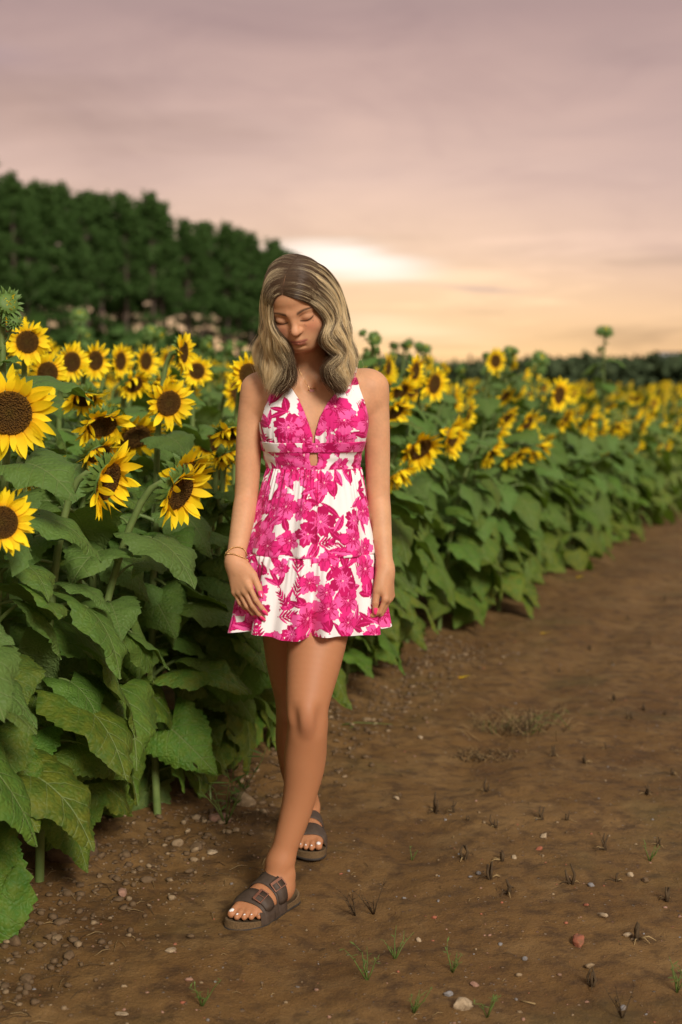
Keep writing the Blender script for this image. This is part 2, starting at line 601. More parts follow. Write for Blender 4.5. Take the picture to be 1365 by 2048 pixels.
gx_mid = axis((-1.6, 2.2, 0.012))
gx = np.concatenate([-(geo_axis(1.6, 900, 0.013, 1.14)[::-1]), gx_mid, geo_axis(2.2, 900, 0.013, 1.10)])
gy_mid = axis((2.5, 5.6, 0.012))
gy = np.concatenate([2.5 - (geo_axis(0, 30, 0.02, 1.3)[::-1]), gy_mid, 5.6 + geo_axis(0, 1500, 0.014, 1.045)])
GX, GY = np.meshgrid(gx, gy, indexing='ij')
GZ = ground_z(GX, GY)
nx_, ny_ = GX.shape
gi = np.arange(nx_ * ny_).reshape(nx_, ny_)
gF = np.stack([gi[:-1, :-1], gi[1:, :-1], gi[1:, 1:], gi[:-1, 1:]], -1).reshape(-1, 4)
ground_me = mesh_np('ground', np.stack([GX, GY, GZ], -1).reshape(-1, 3), gF, True, [M_SOIL])
tag(obj('ground', ground_me), 'brown damp dirt path and soil running along the sunflower field', None, None, 'structure')

# ------------------------------------------------------------------ pines beyond the field
M_NEEDLE = simple_mat('pine_needles', (0.028, 0.066, 0.012), (0.060, 0.112, 0.026), 0.9, 0.7, 0, 0.15)
M_BARK = simple_mat('pine_bark', (0.045, 0.030, 0.022), (0.09, 0.060, 0.045), 6, 0.85, 0.4)
M_WOODS = simple_mat('far_leaves', (0.040, 0.062, 0.028), (0.075, 0.098, 0.045), 0.25, 0.8, 0, 0.1)


def tuft_quads(C, size, r, flat=0.5, up=0.15, wd=1.0):
    """three leaf-sized quads around each centre, as one triangle soup"""
    n = len(C)
    V, F = [], []
    base = 0
    for q in range(3):
        d = r.normal(size=(n, 3))
        d[:, 2] = np.abs(d[:, 2]) * flat + up
        d /= np.linalg.norm(d, axis=1)[:, None]
        e = np.cross(d, r.normal(size=(n, 3)))
        e /= np.linalg.norm(e, axis=1)[:, None]
        s = (size * r.uniform(0.6, 1.3, n))[:, None]
        a = C - e * s * 0.16 * wd - d * s * 0.1
        b_ = C + e * s * 0.16 * wd - d * s * 0.1
        c = C + d * s * 0.55 + e * s * 0.30 * wd
        g = C + d * s
        h = C + d * s * 0.55 - e * s * 0.30 * wd
        V.append(np.stack([a, b_, c, g, h], 1).reshape(-1, 3))
        k = base + np.arange(n)[:, None] * 5
        F.append(np.concatenate([k + np.array([[0, 1, 2]]), k + np.array([[0, 2, 4]]), k + np.array([[4, 2, 3]])], 0))
        base += n * 5
    return np.concatenate(V), np.concatenate(F)


def pine_crown(seed, start=0.36):
    r = np.random.default_rng(seed)
    C = []
    limbs = MB()
    nb = 52
    for i in range(nb):
        h = start + (0.98 - start) * (i + r.uniform(0, 1)) / nb        # of tree height 1
        prof = 0.125 * min(1, ((1 - h) / 0.42) ** 0.85) * r.uniform(0.55, 1.30)
        if h < start + 0.10:
            prof *= r.uniform(0.5, 1.3)
        if h > 0.93:
            prof = 0.006 + (0.99 - h) * 0.35
        a = r.uniform(0, 2 * math.pi)
        tip = np.array((math.cos(a) * prof, math.sin(a) * prof, h + prof * r.uniform(-0.1, 0.35)))
        root = np.array((0, 0, h - 0.01))
        if h < 0.9:
            limbs.tube([root, root * 0.5 + tip * 0.5 + np.array((0, 0, 0.004)), tip], [0.0045, 0.003, 0.0012], 3, 1, False)
        m = 52
        ts = r.uniform(0.45, 1.08, m)
        pts = root + (tip - root) * ts[:, None] + r.normal(0, 0.0165, (m, 3)) * np.array((1, 1, 0.7))
        C.append(pts)
    C.append(np.stack([r.normal(0, 0.006, 10), r.normal(0, 0.006, 10), r.uniform(0.93, 0.995, 10)], 1))
    C = np.concatenate(C)
    V, F = tuft_quads(C, 0.0185, r, 0.8, 0.5, 0.55)
    LV = np.concatenate(limbs.v)
    LF = np.array([q for fs in limbs.f for q in fs])
    return mesh_np('crown', np.concatenate([V, LV]), [F, LF + len(V)], False, [M_NEEDLE, M_BARK],
                   np.concatenate([np.zeros(len(F)), np.ones(len(LF))]))


crowns = [pine_crown(s, st) for s, st in ((1, 0.30), (2, 0.40), (3, 0.36), (4, 0.44), (5, 0.33))]
tk = MB()
tk.tube([(0, 0, -0.02), (0.004, 0.002, 0.3), (-0.002, 0.003, 0.6), (0, 0, 0.97)], [0.0125, 0.010, 0.0075, 0.002], 8, 0)
trunk_me = tk.mesh('trunk', [M_BARK])

TOPS = [(-700, 270), (-260, 300), (-120, 300), (0, 322), (40, 345), (80, 372), (150, 372), (215, 398), (285, 380), (345, 418), (385, 445), (435, 430), (480, 468), (555, 486), (592, 512), (640, 600), (690, 640)]


def top_py(px):
    return float(np.interp(px, [a for a, _ in TOPS], [b_ for _, b_ in TOPS]))


def pine(px, Y, py):
    x = (px - 682.5) / FPX * Y
    z0 = float(ground_z(x, Y, False))
    top = at(px, py, Y)[2]
    H = top - z0
    t = obj('pine_tree', None)
    t.location = (x, Y, z0)
    t.rotation_euler = (0, 0, rng.uniform(0, 6.28))
    s = rng.uniform(0.95, 1.2)
    t.scale = (H * s, H * s, H)
    obj('trunk', trunk_me, t)
    obj('crown', crowns[int(rng.integers(0, 5))], t)
    return t


px = -620.0
k = 0
while px < 588:
    for row, dY in ((0, 0), (1, 9)):
        q = min(594, px + rng.uniform(-12, 12) + row * 14)
        Y = 112 + 80 * max(0, q) / 600 + dY + rng.uniform(-2, 2)
        py = top_py(q) + (rng.uniform(-14, 16) if row == 0 else rng.uniform(-8, 30)) + (0 if k % 3 else -6)
        t = pine(q, Y, py)
        tag(t, 'dark green pine in the tall grove standing behind the sunflower field', 'pine tree', 'pines of the grove behind the field')
    px += rng.uniform(24, 42) if px < 480 else rng.uniform(16, 26)
    k += 1

# brush at the foot of the grove
r = np.random.default_rng(5)
n = 2100
q = r.uniform(-640, 600, n)
Yb = 106 + 80 * np.maximum(0, q) / 600 + r.uniform(-1, 22, n)
Xb = (q - 682.5) / FPX * Yb
Cb = np.stack([Xb, Yb, ground_z(Xb, Yb, False) + r.uniform(0, 1, n) ** 1.2 * 5.2], 1)
V, F = tuft_quads(Cb, 1.5, r)
tag(obj('undergrowth', mesh_np('undergrowth', V, F, False, [M_NEEDLE])), 'dark brush filling the foot of the pine grove', None, None, 'stuff')

# the far wooded valley at the right
r = np.random.default_rng(8)
nc = 560
Yw = r.uniform(255, 345, nc)
qw = r.uniform(560, 2100, nc)
Xw = (qw - 682.5) / FPX * Yw
Zw = ground_z(Xw, Yw, False)
topw = np.interp(qw, [560, 770, 850, 900, 960, 1050, 1120, 1180, 1250, 1300, 1365, 1700], [722, 713, 718, 728, 722, 722, 716, 712, 722, 712, 708, 712])
Hw = np.array([at(a, b_, c)[2] for a, b_, c in zip(qw, topw + r.uniform(0, 14, nc), Yw)]) - Zw
Cs = []
for i in range(nc):
    m = 46
    u = r.normal(size=(m, 3))
    u /= np.linalg.norm(u, axis=1)[:, None]
    rad = np.array((3.4, 3.4, Hw[i] * 0.42)) * r.uniform(0.7, 1.05, (m, 1))
    Cs.append(np.array((Xw[i], Yw[i], Zw[i] + Hw[i] * 0.56)) + u * rad)
V, F = tuft_quads(np.concatenate(Cs), 2.0, r, 0.8)
tag(obj('distant_woods', mesh_np('distant_woods', V, F, False, [M_WOODS])), 'low hazy green woods along the horizon on the right', None, None, 'stuff')

# a pale building and a slim tower that just clear the woods
M_WALL = simple_mat('pale_render', (0.42, 0.41, 0.42), (0.5, 0.49, 0.5), 1.0, 0.8)
M_GLASS = simple_mat('dark_window', (0.05, 0.06, 0.08), None, 1.0, 0.2)
bp = at(1336, 706, 352)
bl = obj('far_building', None)
bl.location = (bp[0], bp[1], float(ground_z(bp[0], bp[1], False)))
tag(bl, 'tiny pale flat-roofed building rising above the far woods at the right edge', 'building')
hz = bp[2] - bl.location.z
w_ = MB()
w_.box((0, 0, hz / 2), (2.6, 3, hz / 2))
w_.box((-3.4, 0.2, hz / 2 - 0.45), (0.85, 2.6, hz / 2 - 0.45))
obj('wall', w_.mesh('wall', [M_WALL], False), bl)
w_ = MB()
w_.box((0, 0, hz + 0.12), (2.75, 3.15, 0.12))
obj('roof', w_.mesh('roof', [M_GLASS], False), bl)
wm = MB()
wm.box((0, 0, 0), (0.45, 0.06, 0.5))
wm = wm.mesh('window', [M_GLASS], False)
for i in range(3):
    o = obj('window', wm, bl)
    o.location = (-1.6 + 1.6 * i, -3.02, hz - 1.1)
tp = at(941, 709, 330)
tw = MB()
gz = float(ground_z(tp[0], tp[1], False))
tw.tube([(0, 0, 0), (0, 0, tp[2] - gz - 1.0), (0, 0, tp[2] - gz - 0.9), (0, 0, tp[2] - gz)], [0.22, 0.2, 0.36, 0.36], 8)
o = obj('far_tower', tw.mesh('far_tower', [M_BARK]))
o.location = (tp[0], tp[1], gz)
tag(o, 'slim dark tower top sticking up over the far woods', 'tower')
# ------------------------------------------------------------------ sunflowers
def leaf_mesh(name, L, W, nu, nv, pl, a_pet, a0, a1, fold, seed, serr=0.10, ps=5):
    """one leaf: petiole leaving the stem at the origin towards +x, heart-shaped toothed blade arching from angle a0 to a1 (degrees)"""
    r = np.random.default_rng(seed)
    mb = MB()
    n = 6
    ang = R_(a_pet) + (R_(a0) - R_(a_pet)) * (np.linspace(0, 1, n)) ** 1.6
    P = [np.zeros(3)]
    for a in ang:
        P.append(P[-1] + np.array((math.cos(a), 0, math.sin(a))) * pl / n)
    P = np.array(P)
    mb.tube(P, np.linspace(0.0062, 0.0036, n + 1) * (L / 0.2) ** 0.5, ps, 1, False)
    # blade
    us = np.linspace(0, 1, nu + 1) ** 1.0
    M = [P[-1]]
    A = [R_(a0)]
    for i in range(nu):
        u = us[i + 1]
        a = R_(a0) + (R_(a1) - R_(a0)) * u ** 0.8
        M.append(M[-1] + np.array((math.cos(a), 0, math.sin(a))) * L * (us[i + 1] - us[i]))
        A.append(a)
    vs = np.linspace(-1, 1, 2 * nv + 1)
    ph = r.uniform(0, 6.28, 4)
    V, UV = [], []
    tooth = 0
    for i, u in enumerate(us):
        a = A[i]
        T = np.array((math.cos(a), 0, math.sin(a)))
        N = np.array((-math.sin(a), 0, math.cos(a)))
        w0 = W * 1.50 * ((1 - u) ** 1.02) * ((u + 0.06) ** 0.26) * (1 - 0.12 * math.sin(math.pi * max(0, u - 0.45) / 0.55))
        for v in vs:
            av = abs(v)
            sgn = 1 if v >= 0 else -1
            w = w0
            if av > 0.93:
                tt = (u * 11.5 + 0.35 * math.sin(u * 15 + ph[3]) + (0.3 if sgn > 0 else 0)) % 1.0
                w = w0 * (1 + serr * 1.15 * (1.3 * tt - 0.6)) * (1 + 0.05 * math.sin(u * 9 + ph[2] * sgn))
            lat = sgn * w * (math.sin(av * 1.25) / 1.25 if False else av)
            back = 0.30 * L * av ** 1.25 * max(0, 1 - u * 2.0) ** 1.5
            f = R_(fold) * (1 - 0.5 * u)
            y = lat * math.cos(f)
            lift = abs(lat) * math.sin(f) - 0.9 * av ** 2 * abs(lat) * 0.35
            rip = (0.062 * L * math.sin(13 * u + ph[0] + (1.3 if sgn > 0 else 0)) + 0.022 * L * math.sin(27 * u + ph[1] * sgn)) * av ** 2 * (1 - 0.6 * u)
            rip += 0.012 * L * math.sin(16 * (u - 0.8 * av) + ph[3]) * min(1, av * 3) * (1 - av)
            p = M[i] + np.array((0, y, 0)) + N * (lift + rip) - T * back
            V.append(p)
            UV.append((u - back / L, lat / L, 0))
    m_ = 2 * nv + 1
    F = [(i * m_ + k, (i + 1) * m_ + k, (i + 1) * m_ + k + 1, i * m_ + k + 1) for i in range(nu) for k in range(2 * nv)]
    mb.add(V, F, 0, UV)
    return mb.mesh(name, [M_LEAF, M_STEM], True, 'leaf_uv')


LEAF = {}
for lod, (nu, nv, ps) in {0: (32, 6, 6), 1: (12, 3, 4), 2: (5, 2, 3)}.items():
    low, mid, topl = [], [], []
    for s in range(5):
        low.append(leaf_mesh('leaf', 0.222, 0.128 + 0.008 * (s % 3), nu, nv, 0.12, 40 - 9 * s, 4 - 13 * s, -60 - 6 * s, 16 - 2 * s, 10 + s, 0.11, ps))
        mid.append(leaf_mesh('leaf', 0.188, 0.108 + 0.006 * (s % 3), nu, nv, 0.10, 50 - 6 * s, 22 - 10 * s, -38 - 9 * s, 20 - 4 * s, 30 + s, 0.10, ps))
        topl.append(leaf_mesh('leaf', 0.125, 0.050 + 0.004 * (s % 3), nu, nv, 0.05, 50 - 5 * s, 22 - 8 * s, -30 - 8 * s, 22, 50 + s, 0.08, ps))
    LEAF[lod] = (low, mid, topl)


def petal_geo(seed, nu, nv):
    r = np.random.default_rng(seed)
    L, W = 0.60, 0.105 * r.uniform(0.85, 1.2)
    bend, tw = r.uniform(-0.25, 0.35), r.uniform(-0.5, 0.5)
    side = r.uniform(-0.06, 0.06)
    us = np.linspace(0, 1, nu + 1)
    vs = np.linspace(-1, 1, nv + 1)
    V, UV = [], []
    for u in us:
        w = W * (0.30 + 0.70 * math.sin(math.pi * min(1, u * 0.86 + 0.12)) ** 0.9) * (1 if u < 0.97 else 0.15)
        w *= (1 - u ** 5 * 0.7)
        for v in vs:
            x = L * u * (1 - 0.15 * abs(bend) * u)
            y = v * w * math.cos(tw * u) + side * u * u
            z = bend * L * u * u * 0.7 + v * w * math.sin(tw * u) + 0.16 * w * (v * v)
            V.append((x, y, z))
            UV.append((u, v, 0))
    m_ = nv + 1
    F = [(i * m_ + k, (i + 1) * m_ + k, (i + 1) * m_ + k + 1, i * m_ + k + 1) for i in range(nu) for k in range(nv)]
    return np.array(V), F, np.array(UV)


def petal_mesh(seed, nu=7, nv=2):
    mb = MB()
    V, F, UV = petal_geo(seed, nu, nv)
    mb.add(V, F, 0, UV)
    return mb.mesh('petal', [M_PETAL], True, 'leaf_uv')


PETALS = [petal_mesh(s) for s in range(8)]
RD = 0.50          # disc radius when the whole flower has radius 1


def receptacle_mesh(seed, nb=26, hi=True):
    r = np.random.default_rng(seed)
    mb = MB()
    mb.lathe([(0.02, -0.30), (0.12, -0.28), (0.30, -0.20), (0.46, -0.09), (0.525, 0.01), (0.50, 0.03), (0.40, 0.0)], 18 if hi else 9, 0)
    for row in range(2):
        for i in range(nb):
            a = (i + 0.5 * row + r.uniform(-0.2, 0.2)) * 2 * math.pi / nb
            e = r.uniform(-0.5, 0.35) - 0.25 * row
            l = r.uniform(0.26, 0.42)
            w = r.uniform(0.055, 0.085)
            c = np.array((math.cos(a), math.sin(a), 0))
            s = np.array((-math.sin(a), math.cos(a), 0))
            o = c * (0.49 - 0.07 * row) + np.array((0, 0, -0.03 - 0.06 * row))
            d = c * math.cos(e) + np.array((0, 0, math.sin(e)))
            d2 = c * math.cos(e - 0.5) + np.array((0, 0, math.sin(e - 0.5)))
            m1 = o + d * l * 0.45
            tip = m1 + d2 * l * 0.55 + s * r.uniform(-0.05, 0.05)
            mb.add([o - s * w * 0.7, o + s * w * 0.7, m1 + s * w, m1 - s * w, tip], [(0, 1, 2, 3), (3, 2, 4)], 0)
    return mb.mesh('flower_head', [M_BRACT], True)


def disc_mesh(hi=True):
    mb = MB()
    n = 44 if hi else 14
    prof = [(RD + 0.0, 0.01), (RD * 0.97, 0.075), (RD * 0.86, 0.105), (RD * 0.70, 0.10), (RD * 0.5, 0.075), (RD * 0.3, 0.05), (RD * 0.12, 0.045), (0.004, 0.05)]
    if hi:
        pr = np.array(prof)
        k = np.linspace(0, len(prof) - 1, 26)
        prof = list(zip(np.interp(k, range(len(prof)), pr[:, 0]), np.interp(k, range(len(prof)), pr[:, 1])))
    mb.lathe(prof, n, 0)
    if hi:
        rr = np.random.default_rng(4)
        V = mb.v[0]
        rad = np.hypot(V[:, 0], V[:, 1])
        V[:, 2] += rr.uniform(-0.012, 0.022, len(V)) * (rad < RD * 0.95) * (rad > 0.02)
    return mb.mesh('disc', [M_DISC], True)


RECEPT = [receptacle_mesh(s) for s in range(3)]
RECEPT_LO = [receptacle_mesh(s + 5, 14, False) for s in range(3)]
DISC, DISC_LO = disc_mesh(True), disc_mesh(False)


def petal_frames(r, style, n=36):
    """(matrix) of each ray petal: style 0 open, 1 nodding with petals swept forward, 2 ragged"""
    out = []
    for i in range(n):
        ring = i % 2
        a = (i + r.uniform(-0.35, 0.35)) * 2 * math.pi / n
        e = {0: r.normal(0.18, 0.22), 1: r.normal(0.45, 0.32), 2: r.normal(0.7, 0.45)}[style] + 0.06 * ring
        if style and r.random() < 0.10:
            e = r.uniform(1.0, 1.9)
        s = r.uniform(0.72, 1.12) * (0.95 if ring else 1.0)
        M = (Matrix.Rotation(a, 4, 'Z') @ Matrix.Translation((RD * 0.95, 0, 0.015 + 0.03 * ring))
             @ Matrix.Rotation(-e, 4, 'Y') @ Matrix.Rotation(r.normal(0, 0.32), 4, 'X') @ Matrix.Rotation(r.normal(0, 0.14), 4, 'Z')
             @ Matrix.Diagonal((s, s * r.uniform(0.9, 1.15), s, 1)))
        out.append(M)
    return out


def petal_ring_mesh(seed, style, nu=4, nv=2, n=30):
    r = np.random.default_rng(seed)
    mb = MB()
    for M in petal_frames(r, style, n):
        V, F, UV = petal_geo(int(r.integers(0, 99)), nu, nv)
        V = np.c_[V, np.ones(len(V))] @ np.array(M).T
        mb.add(V[:, :3], F, 0, UV)
    return mb.mesh('petals', [M_PETAL], True, 'leaf_uv')


RINGS = {0: [petal_ring_mesh(s, 0) for s in (1, 2, 3)], 1: [petal_ring_mesh(s, 1) for s in (4, 5, 6)], 2: [petal_ring_mesh(s, 2) for s in (7, 8)]}


def bud_meshes(seed):
    r = np.random.default_rng(seed)
    mb = MB()
    mb.lathe([(0.03, -0.55), (0.30, -0.50), (0.62, -0.25), (0.74, 0.05), (0.62, 0.35), (0.35, 0.45), (0.02, 0.46)], 14, 0)
    for row, (e0, rr, z0, n) in enumerate([(0.9, 0.62, 0.25, 13), (0.55, 0.72, 0.1, 15), (0.1, 0.74, -0.1, 15), (-0.3, 0.62, -0.25, 12)]):
        for i in range(n):
            a = (i + 0.5 * row + r.uniform(-0.2, 0.2)) * 2 * math.pi / n
            e = e0 + r.uniform(-0.3, 0.3)
            l, w = r.uniform(0.45, 0.7), r.uniform(0.09, 0.13)
            c = np.array((math.cos(a), math.sin(a), 0))
            s = np.array((-math.sin(a), math.cos(a), 0))
            o = c * rr * 0.9 + np.array((0, 0, z0))
            d = c * math.cos(e) + np.array((0, 0, math.sin(e)))
            d2 = c * math.cos(e - 0.7) + np.array((0, 0, math.sin(e - 0.7)))
            m1 = o + d * l * 0.5
            mb.add([o - s * w, o + s * w, m1 + s * w * 0.8, m1 - s * w * 0.8, m1 + d2 * l * 0.5], [(0, 1, 2, 3), (3, 2, 4)], 0)
    pet = MB()
    for i in range(22):
        a = r.uniform(0, 6.28)
        c = np.array((math.cos(a), math.sin(a), 0))
        s = np.array((-math.sin(a), math.cos(a), 0))
        rr = r.uniform(0.1, 0.5)
        o = c * rr + np.array((0, 0, 0.36))
        tip = c * rr * r.uniform(0.6, 1.2) + np.array((0, 0, 0.36 + r.uniform(0.18, 0.36)))
        pet.add([o - s * 0.07, o + s * 0.07, tip], [(0, 1, 2)], 0, [(0.6, -1, 0), (0.6, 1, 0), (1, 0, 0)])
    return mb.mesh('flower_bud', [M_BRACT], True), pet.mesh('petals', [M_PETAL], True, 'leaf_uv')


BUDS = [bud_meshes(s) for s in (1, 2)]


def stem_mesh(P, r0, r1, ns):
    mb = MB()
    mb.tube(P, np.linspace(r0, r1, len(P)), ns, 0, False)
    return mb.mesh('stem', [M_STEM])


def head_matrix(c, n, spin, R):
    z = Vector(n).normalized()
    x = Vector((0, 0, 1)).cross(z)
    if x.length < 1e-3:
        x = Vector((1, 0, 0))
    x.normalize()
    y = z.cross(x)
    M = Matrix((x, y, z)).transposed().to_4x4()
    return Matrix.Translation(c) @ M @ Matrix.Rotation(spin, 4, 'Z') @ Matrix.Diagonal((R, R, R, 1))


N_PLANTS = 0


def sunflower(base, head, n, R, lod, style, r, bud=False, nleaf=14, zlow=0.15, outward=None, lean=0.6, old=0.5, hero_petals=False):
    """base, head: world points; n: where the face looks; R: radius over the petals"""
    global N_PLANTS
    N_PLANTS += 1
    root = obj('sunflower', None)
    base = np.asarray(base, float)
    root.location = base
    h = np.asarray(head, float) - base
    n = np.asarray(n, float) / np.linalg.norm(n)
    # stem: up from the ground, then a bowed neck into the back of the head
    hb = h - n * R * (0.28 if not bud else 0.5)
    B0 = np.zeros(3)
    side = r.normal(0, 0.02, 2)
    B1 = np.array((hb[0] * 0.15 + side[0], hb[1] * 0.15 + side[1], hb[2] * 0.5))
    hn = n if not bud else np.array((n[0] * 0.2, n[1] * 0.2, 1.0))
    B2 = hb - hn * R * 1.3 + np.array((0, 0, 0.02))
    if not bud:
        B2 = B2 + np.array((0, 0, max(0, -n[2]) * R * 0.5 + 0.01))
    ts = np.linspace(0, 1, 13)[:, None]
    P = (1 - ts) ** 3 * B0 + 3 * (1 - ts) ** 2 * ts * B1 + 3 * (1 - ts) * ts ** 2 * B2 + ts ** 3 * hb
    obj('stem', stem_mesh(P if lod == 0 else P[::2], 0.0125 if lod < 2 else 0.012, 0.0085, 8 if lod == 0 else 5), root)
    low, mid, topl = LEAF[lod]
    H = P[-1][2]
    a0 = r.uniform(0, 6.28)
    for i in range(nleaf):
        f = (i + r.uniform(-0.3, 0.3)) / nleaf
        z = zlow + (H * 0.93 - zlow) * f
        t = np.interp(z, P[:, 2], np.linspace(0, 1, len(P))) if H > 0 else f
        p = np.array([np.interp(t, np.linspace(0, 1, len(P)), P[:, k]) for k in range(3)])
        az = a0 + i * 2.4 + r.normal(0, 0.3)
        if outward is not None and r.random() < lean:
            az = outward + r.normal(0, 0.75)
        fr = (z - 0.1) / max(0.3, H)
        fr += r.normal(0, 0.07)
        me = (low if fr < 0.52 else mid if fr < 0.86 else topl)[int(r.integers(0, 5))]
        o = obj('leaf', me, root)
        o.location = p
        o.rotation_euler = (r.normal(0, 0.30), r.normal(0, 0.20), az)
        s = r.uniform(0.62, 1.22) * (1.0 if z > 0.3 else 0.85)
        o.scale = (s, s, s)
        o.color = (min(1, max(0, r.normal(old * (1.1 - 1.7 * fr), 0.15))), min(1, max(0, 0.15 + 0.75 * (fr - 0.35) / 0.6 + r.normal(0, 0.12))), 0, 1)  # red is ageing; green paints skylight in, stronger up the stem
    spin = r.uniform(0, 6.28)
    if bud:
        for i in range(9):
            t = 1 - 0.45 * (i + r.random()) / 9
            p = np.array([np.interp(t, np.linspace(0, 1, len(P)), P[:, k]) for k in range(3)])
            o = obj('leaf', topl[int(r.integers(0, 5))], root)
            o.location = p
            o.rotation_euler = (r.normal(0, 0.3), r.normal(-0.25, 0.3), i * 2.4 + r.normal(0, 0.4))
            s = r.uniform(0.35, 0.75) * (1.25 - 0.6 * (t - 0.55) / 0.45)
            o.scale = (s, s, s)
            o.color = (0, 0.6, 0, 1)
        for i in range(int(r.integers(1, 4))):
            t = 1 - r.uniform(0.06, 0.30)
            p = np.array([np.interp(t, np.linspace(0, 1, len(P)), P[:, k]) for k in range(3)])
            az = r.uniform(0, 6.28)
            tipb = p + np.array((math.cos(az) * 0.06, math.sin(az) * 0.06, 0.07)) * r.uniform(0.6, 1.3)
            obj('side_stem', stem_mesh(np.array([p, p * 0.5 + tipb * 0.5 + (0, 0, -0.012), tipb]), 0.004, 0.003, 4), root)
            sb_ = obj('flower_bud', BUDS[int(r.integers(0, 2))][0], root)
            sb_.matrix_basis = head_matrix(tipb, (math.cos(az) * .5, math.sin(az) * .5, .6), 0, R * r.uniform(0.5, 0.75))
        bm, pm = BUDS[int(r.integers(0, 2))]
        hd = obj('flower_bud', bm, root)
        hd.matrix_basis = head_matrix(h, n, spin, R)
        p = obj('petals', pm, hd)
        p["kind"] = "stuff"
        return root
    hd = obj('flower_head', (RECEPT if lod == 0 else RECEPT_LO)[int(r.integers(0, 3))], root)
    hd.matrix_basis = head_matrix(h, n, spin, R)
    obj('disc', DISC if lod == 0 else DISC_LO, hd)
    if hero_petals:
        for M in petal_frames(r, style):
            o = obj('petal', PETALS[int(r.integers(0, 8))], hd)
            o.matrix_basis = M
    else:
        p = obj('petals', RINGS[style][int(r.integers(0, len(RINGS[style])))], hd)
        p["kind"] = "stuff"
    return root


def facing(yaw, pitch):
    y, p = R_(yaw), R_(pitch)
    return np.array((math.cos(p) * math.sin(y), -math.cos(p) * math.cos(y), -math.sin(p)))


# (px, py, distance, petal radius px, yaw to the path, nod, style, label)
HEROES = [
    (20, 826, 3.35, 90, 12, 4, 0, 'large fully open sunflower facing the camera, cut by the left edge, brown disc'),
    (4, 1045, 3.05, 68, 34, -6, 0, 'low sunflower cut by the left edge below the big open one, petals reaching right'),
    (214, 962, 3.62, 82, 70, 20, 1, 'nodding sunflower seen from the side on a thick bent stem, green sepals at its back'),
    (358, 984, 3.82, 76, 60, 24, 1, 'nodding sunflower with petals folded over its disc, nearest left of the girl'),
    (204, 850, 4.15, 62, 26, 46, 1, 'sunflower with an oval dark disc tilted to the ground, just above two side-on blooms'),
    (196, 906, 4.05, 52, 50, 50, 2, 'ragged drooping sunflower tucked under the oval-disc one'),
    (337, 806, 4.4, 53, 30, 14, 0, 'round sunflower on a long arched stem, left of the girl at chest height'),
    (168, 797, 4.5, 50, 15, 58, 1, 'sunflower bowed almost face down, flat dark disc, behind the big open one'),
    (55, 684, 4.5, 46, 22, 6, 0, 'upright sunflower high at the left edge under the tall opening bud, round brown disc'),
    (24, 664, 4.9, 38, 22, 4, 0, 'sunflower half hidden behind the stalk of the tall opening bud'),
    (95, 746, 4.7, 45, 36, 2, 0, 'sunflower with a tall oval disc right above the big open one'),
    (143, 724, 5.2, 41, 42, 4, 0, 'sunflower with half turned face beside another of its size, upper left'),
    (190, 721, 5.4, 39, 50, 2, 0, 'narrow-faced sunflower, right one of the close pair in the upper left'),
    (240, 722, 5.8, 37, 66, 4, 0, 'sunflower turned side-on, right of the close pair in the upper left'),
    (291, 722, 6.2, 36, 58, 4, 0, 'sunflower half turned to the path, left of the tall edge-on one'),
    (268, 768, 5.4, 38, 38, 36, 1, 'nodding sunflower below the half turned ones, left of the round dark-disc one'),
    (366, 704, 5.0, 44, 76, 2, 0, 'tall sunflower seen exactly edge-on against the pines'),
    (394, 742, 5.6, 33, 22, 4, 0, 'small round sunflower facing the camera beside the edge-on one'),
    (462, 866, 4.6, 46, 15, 56, 1, 'face-down sunflower beside the upper arm of the girl'),
    (452, 912, 4.5, 38, 50, 60, 2, 'hanging sunflower low beside the elbow of the girl, face to the ground'),
    (497, 748, 4.9, 44, 30, 4, 0, 'sunflower partly hidden behind the shoulder of the girl'),
    (838, 897, 5.95, 56, 36, 42, 1, 'nodding sunflower with a long dark disc, nearest on the right of the girl'),
    (903, 873, 6.4, 48, 60, 12, 1, 'half side-on sunflower just right of the one with the long dark disc'),
    (797, 950, 5.65, 42, 52, 48, 2, 'drooping sunflower low beside the forearm of the girl on her far side'),
    (800, 782, 6.1, 37, 40, 36, 1, 'nodding sunflower by the right-hand upper arm of the girl, upper of two'),
    (790, 822, 5.95, 40, 42, 42, 1, 'nodding sunflower by the right-hand upper arm of the girl, lower of two'),
    (830, 742, 6.9, 36, 62, 8, 0, 'side-on sunflower against the woods, right of the bare shoulder'),
    (868, 768, 6.9, 40, 52, 8, 0, 'broad yellow sunflower right of the side-on one, over the right shoulder'),
    (776, 735, 7.2, 32, 70, 4, 0, 'slim edge-on sunflower touching the bare right shoulder'),
    (938, 826, 8.0, 32, 74, 12, 0, 'edge-on sunflower standing in the second row right of the girl'),
    (1012, 836, 8.2, 34, 55, 38, 1, 'nodding sunflower over the leafy bank right of the girl'),
    (983, 905, 7.3, 38, 62, 44, 1, 'first of three sunflowers hanging in a chain on the leafy bank, nearest one'),
    (1030, 912, 7.8, 36, 50, 50, 1, 'second of three sunflowers hanging in a chain on the leafy bank'),
    (1076, 898, 8.4, 40, 58, 42, 1, 'third of three sunflowers hanging in a chain on the leafy bank, highest one'),
    (1118, 790, 9.6, 37, 48, 8, 0, 'upright sunflower with clear brown disc in the back rows on the right'),
    (991, 722, 9.4, 27, 34, 2, 0, 'tallest open sunflower on the right, standing against the woods and sky'),
    (1128, 838, 9.5, 34, 62, 32, 1, 'nodding sunflower at the edge of the field left of a slanting row of blooms'),
    (1176, 842, 9.9, 32, 62, 40, 1, 'slanting sunflower on the field edge, middle of the slanting row of blooms'),
    (1236, 852, 11.2, 32, 62, 42, 1, 'slanting sunflower on the field edge near the right border of the leafy bank'),
]
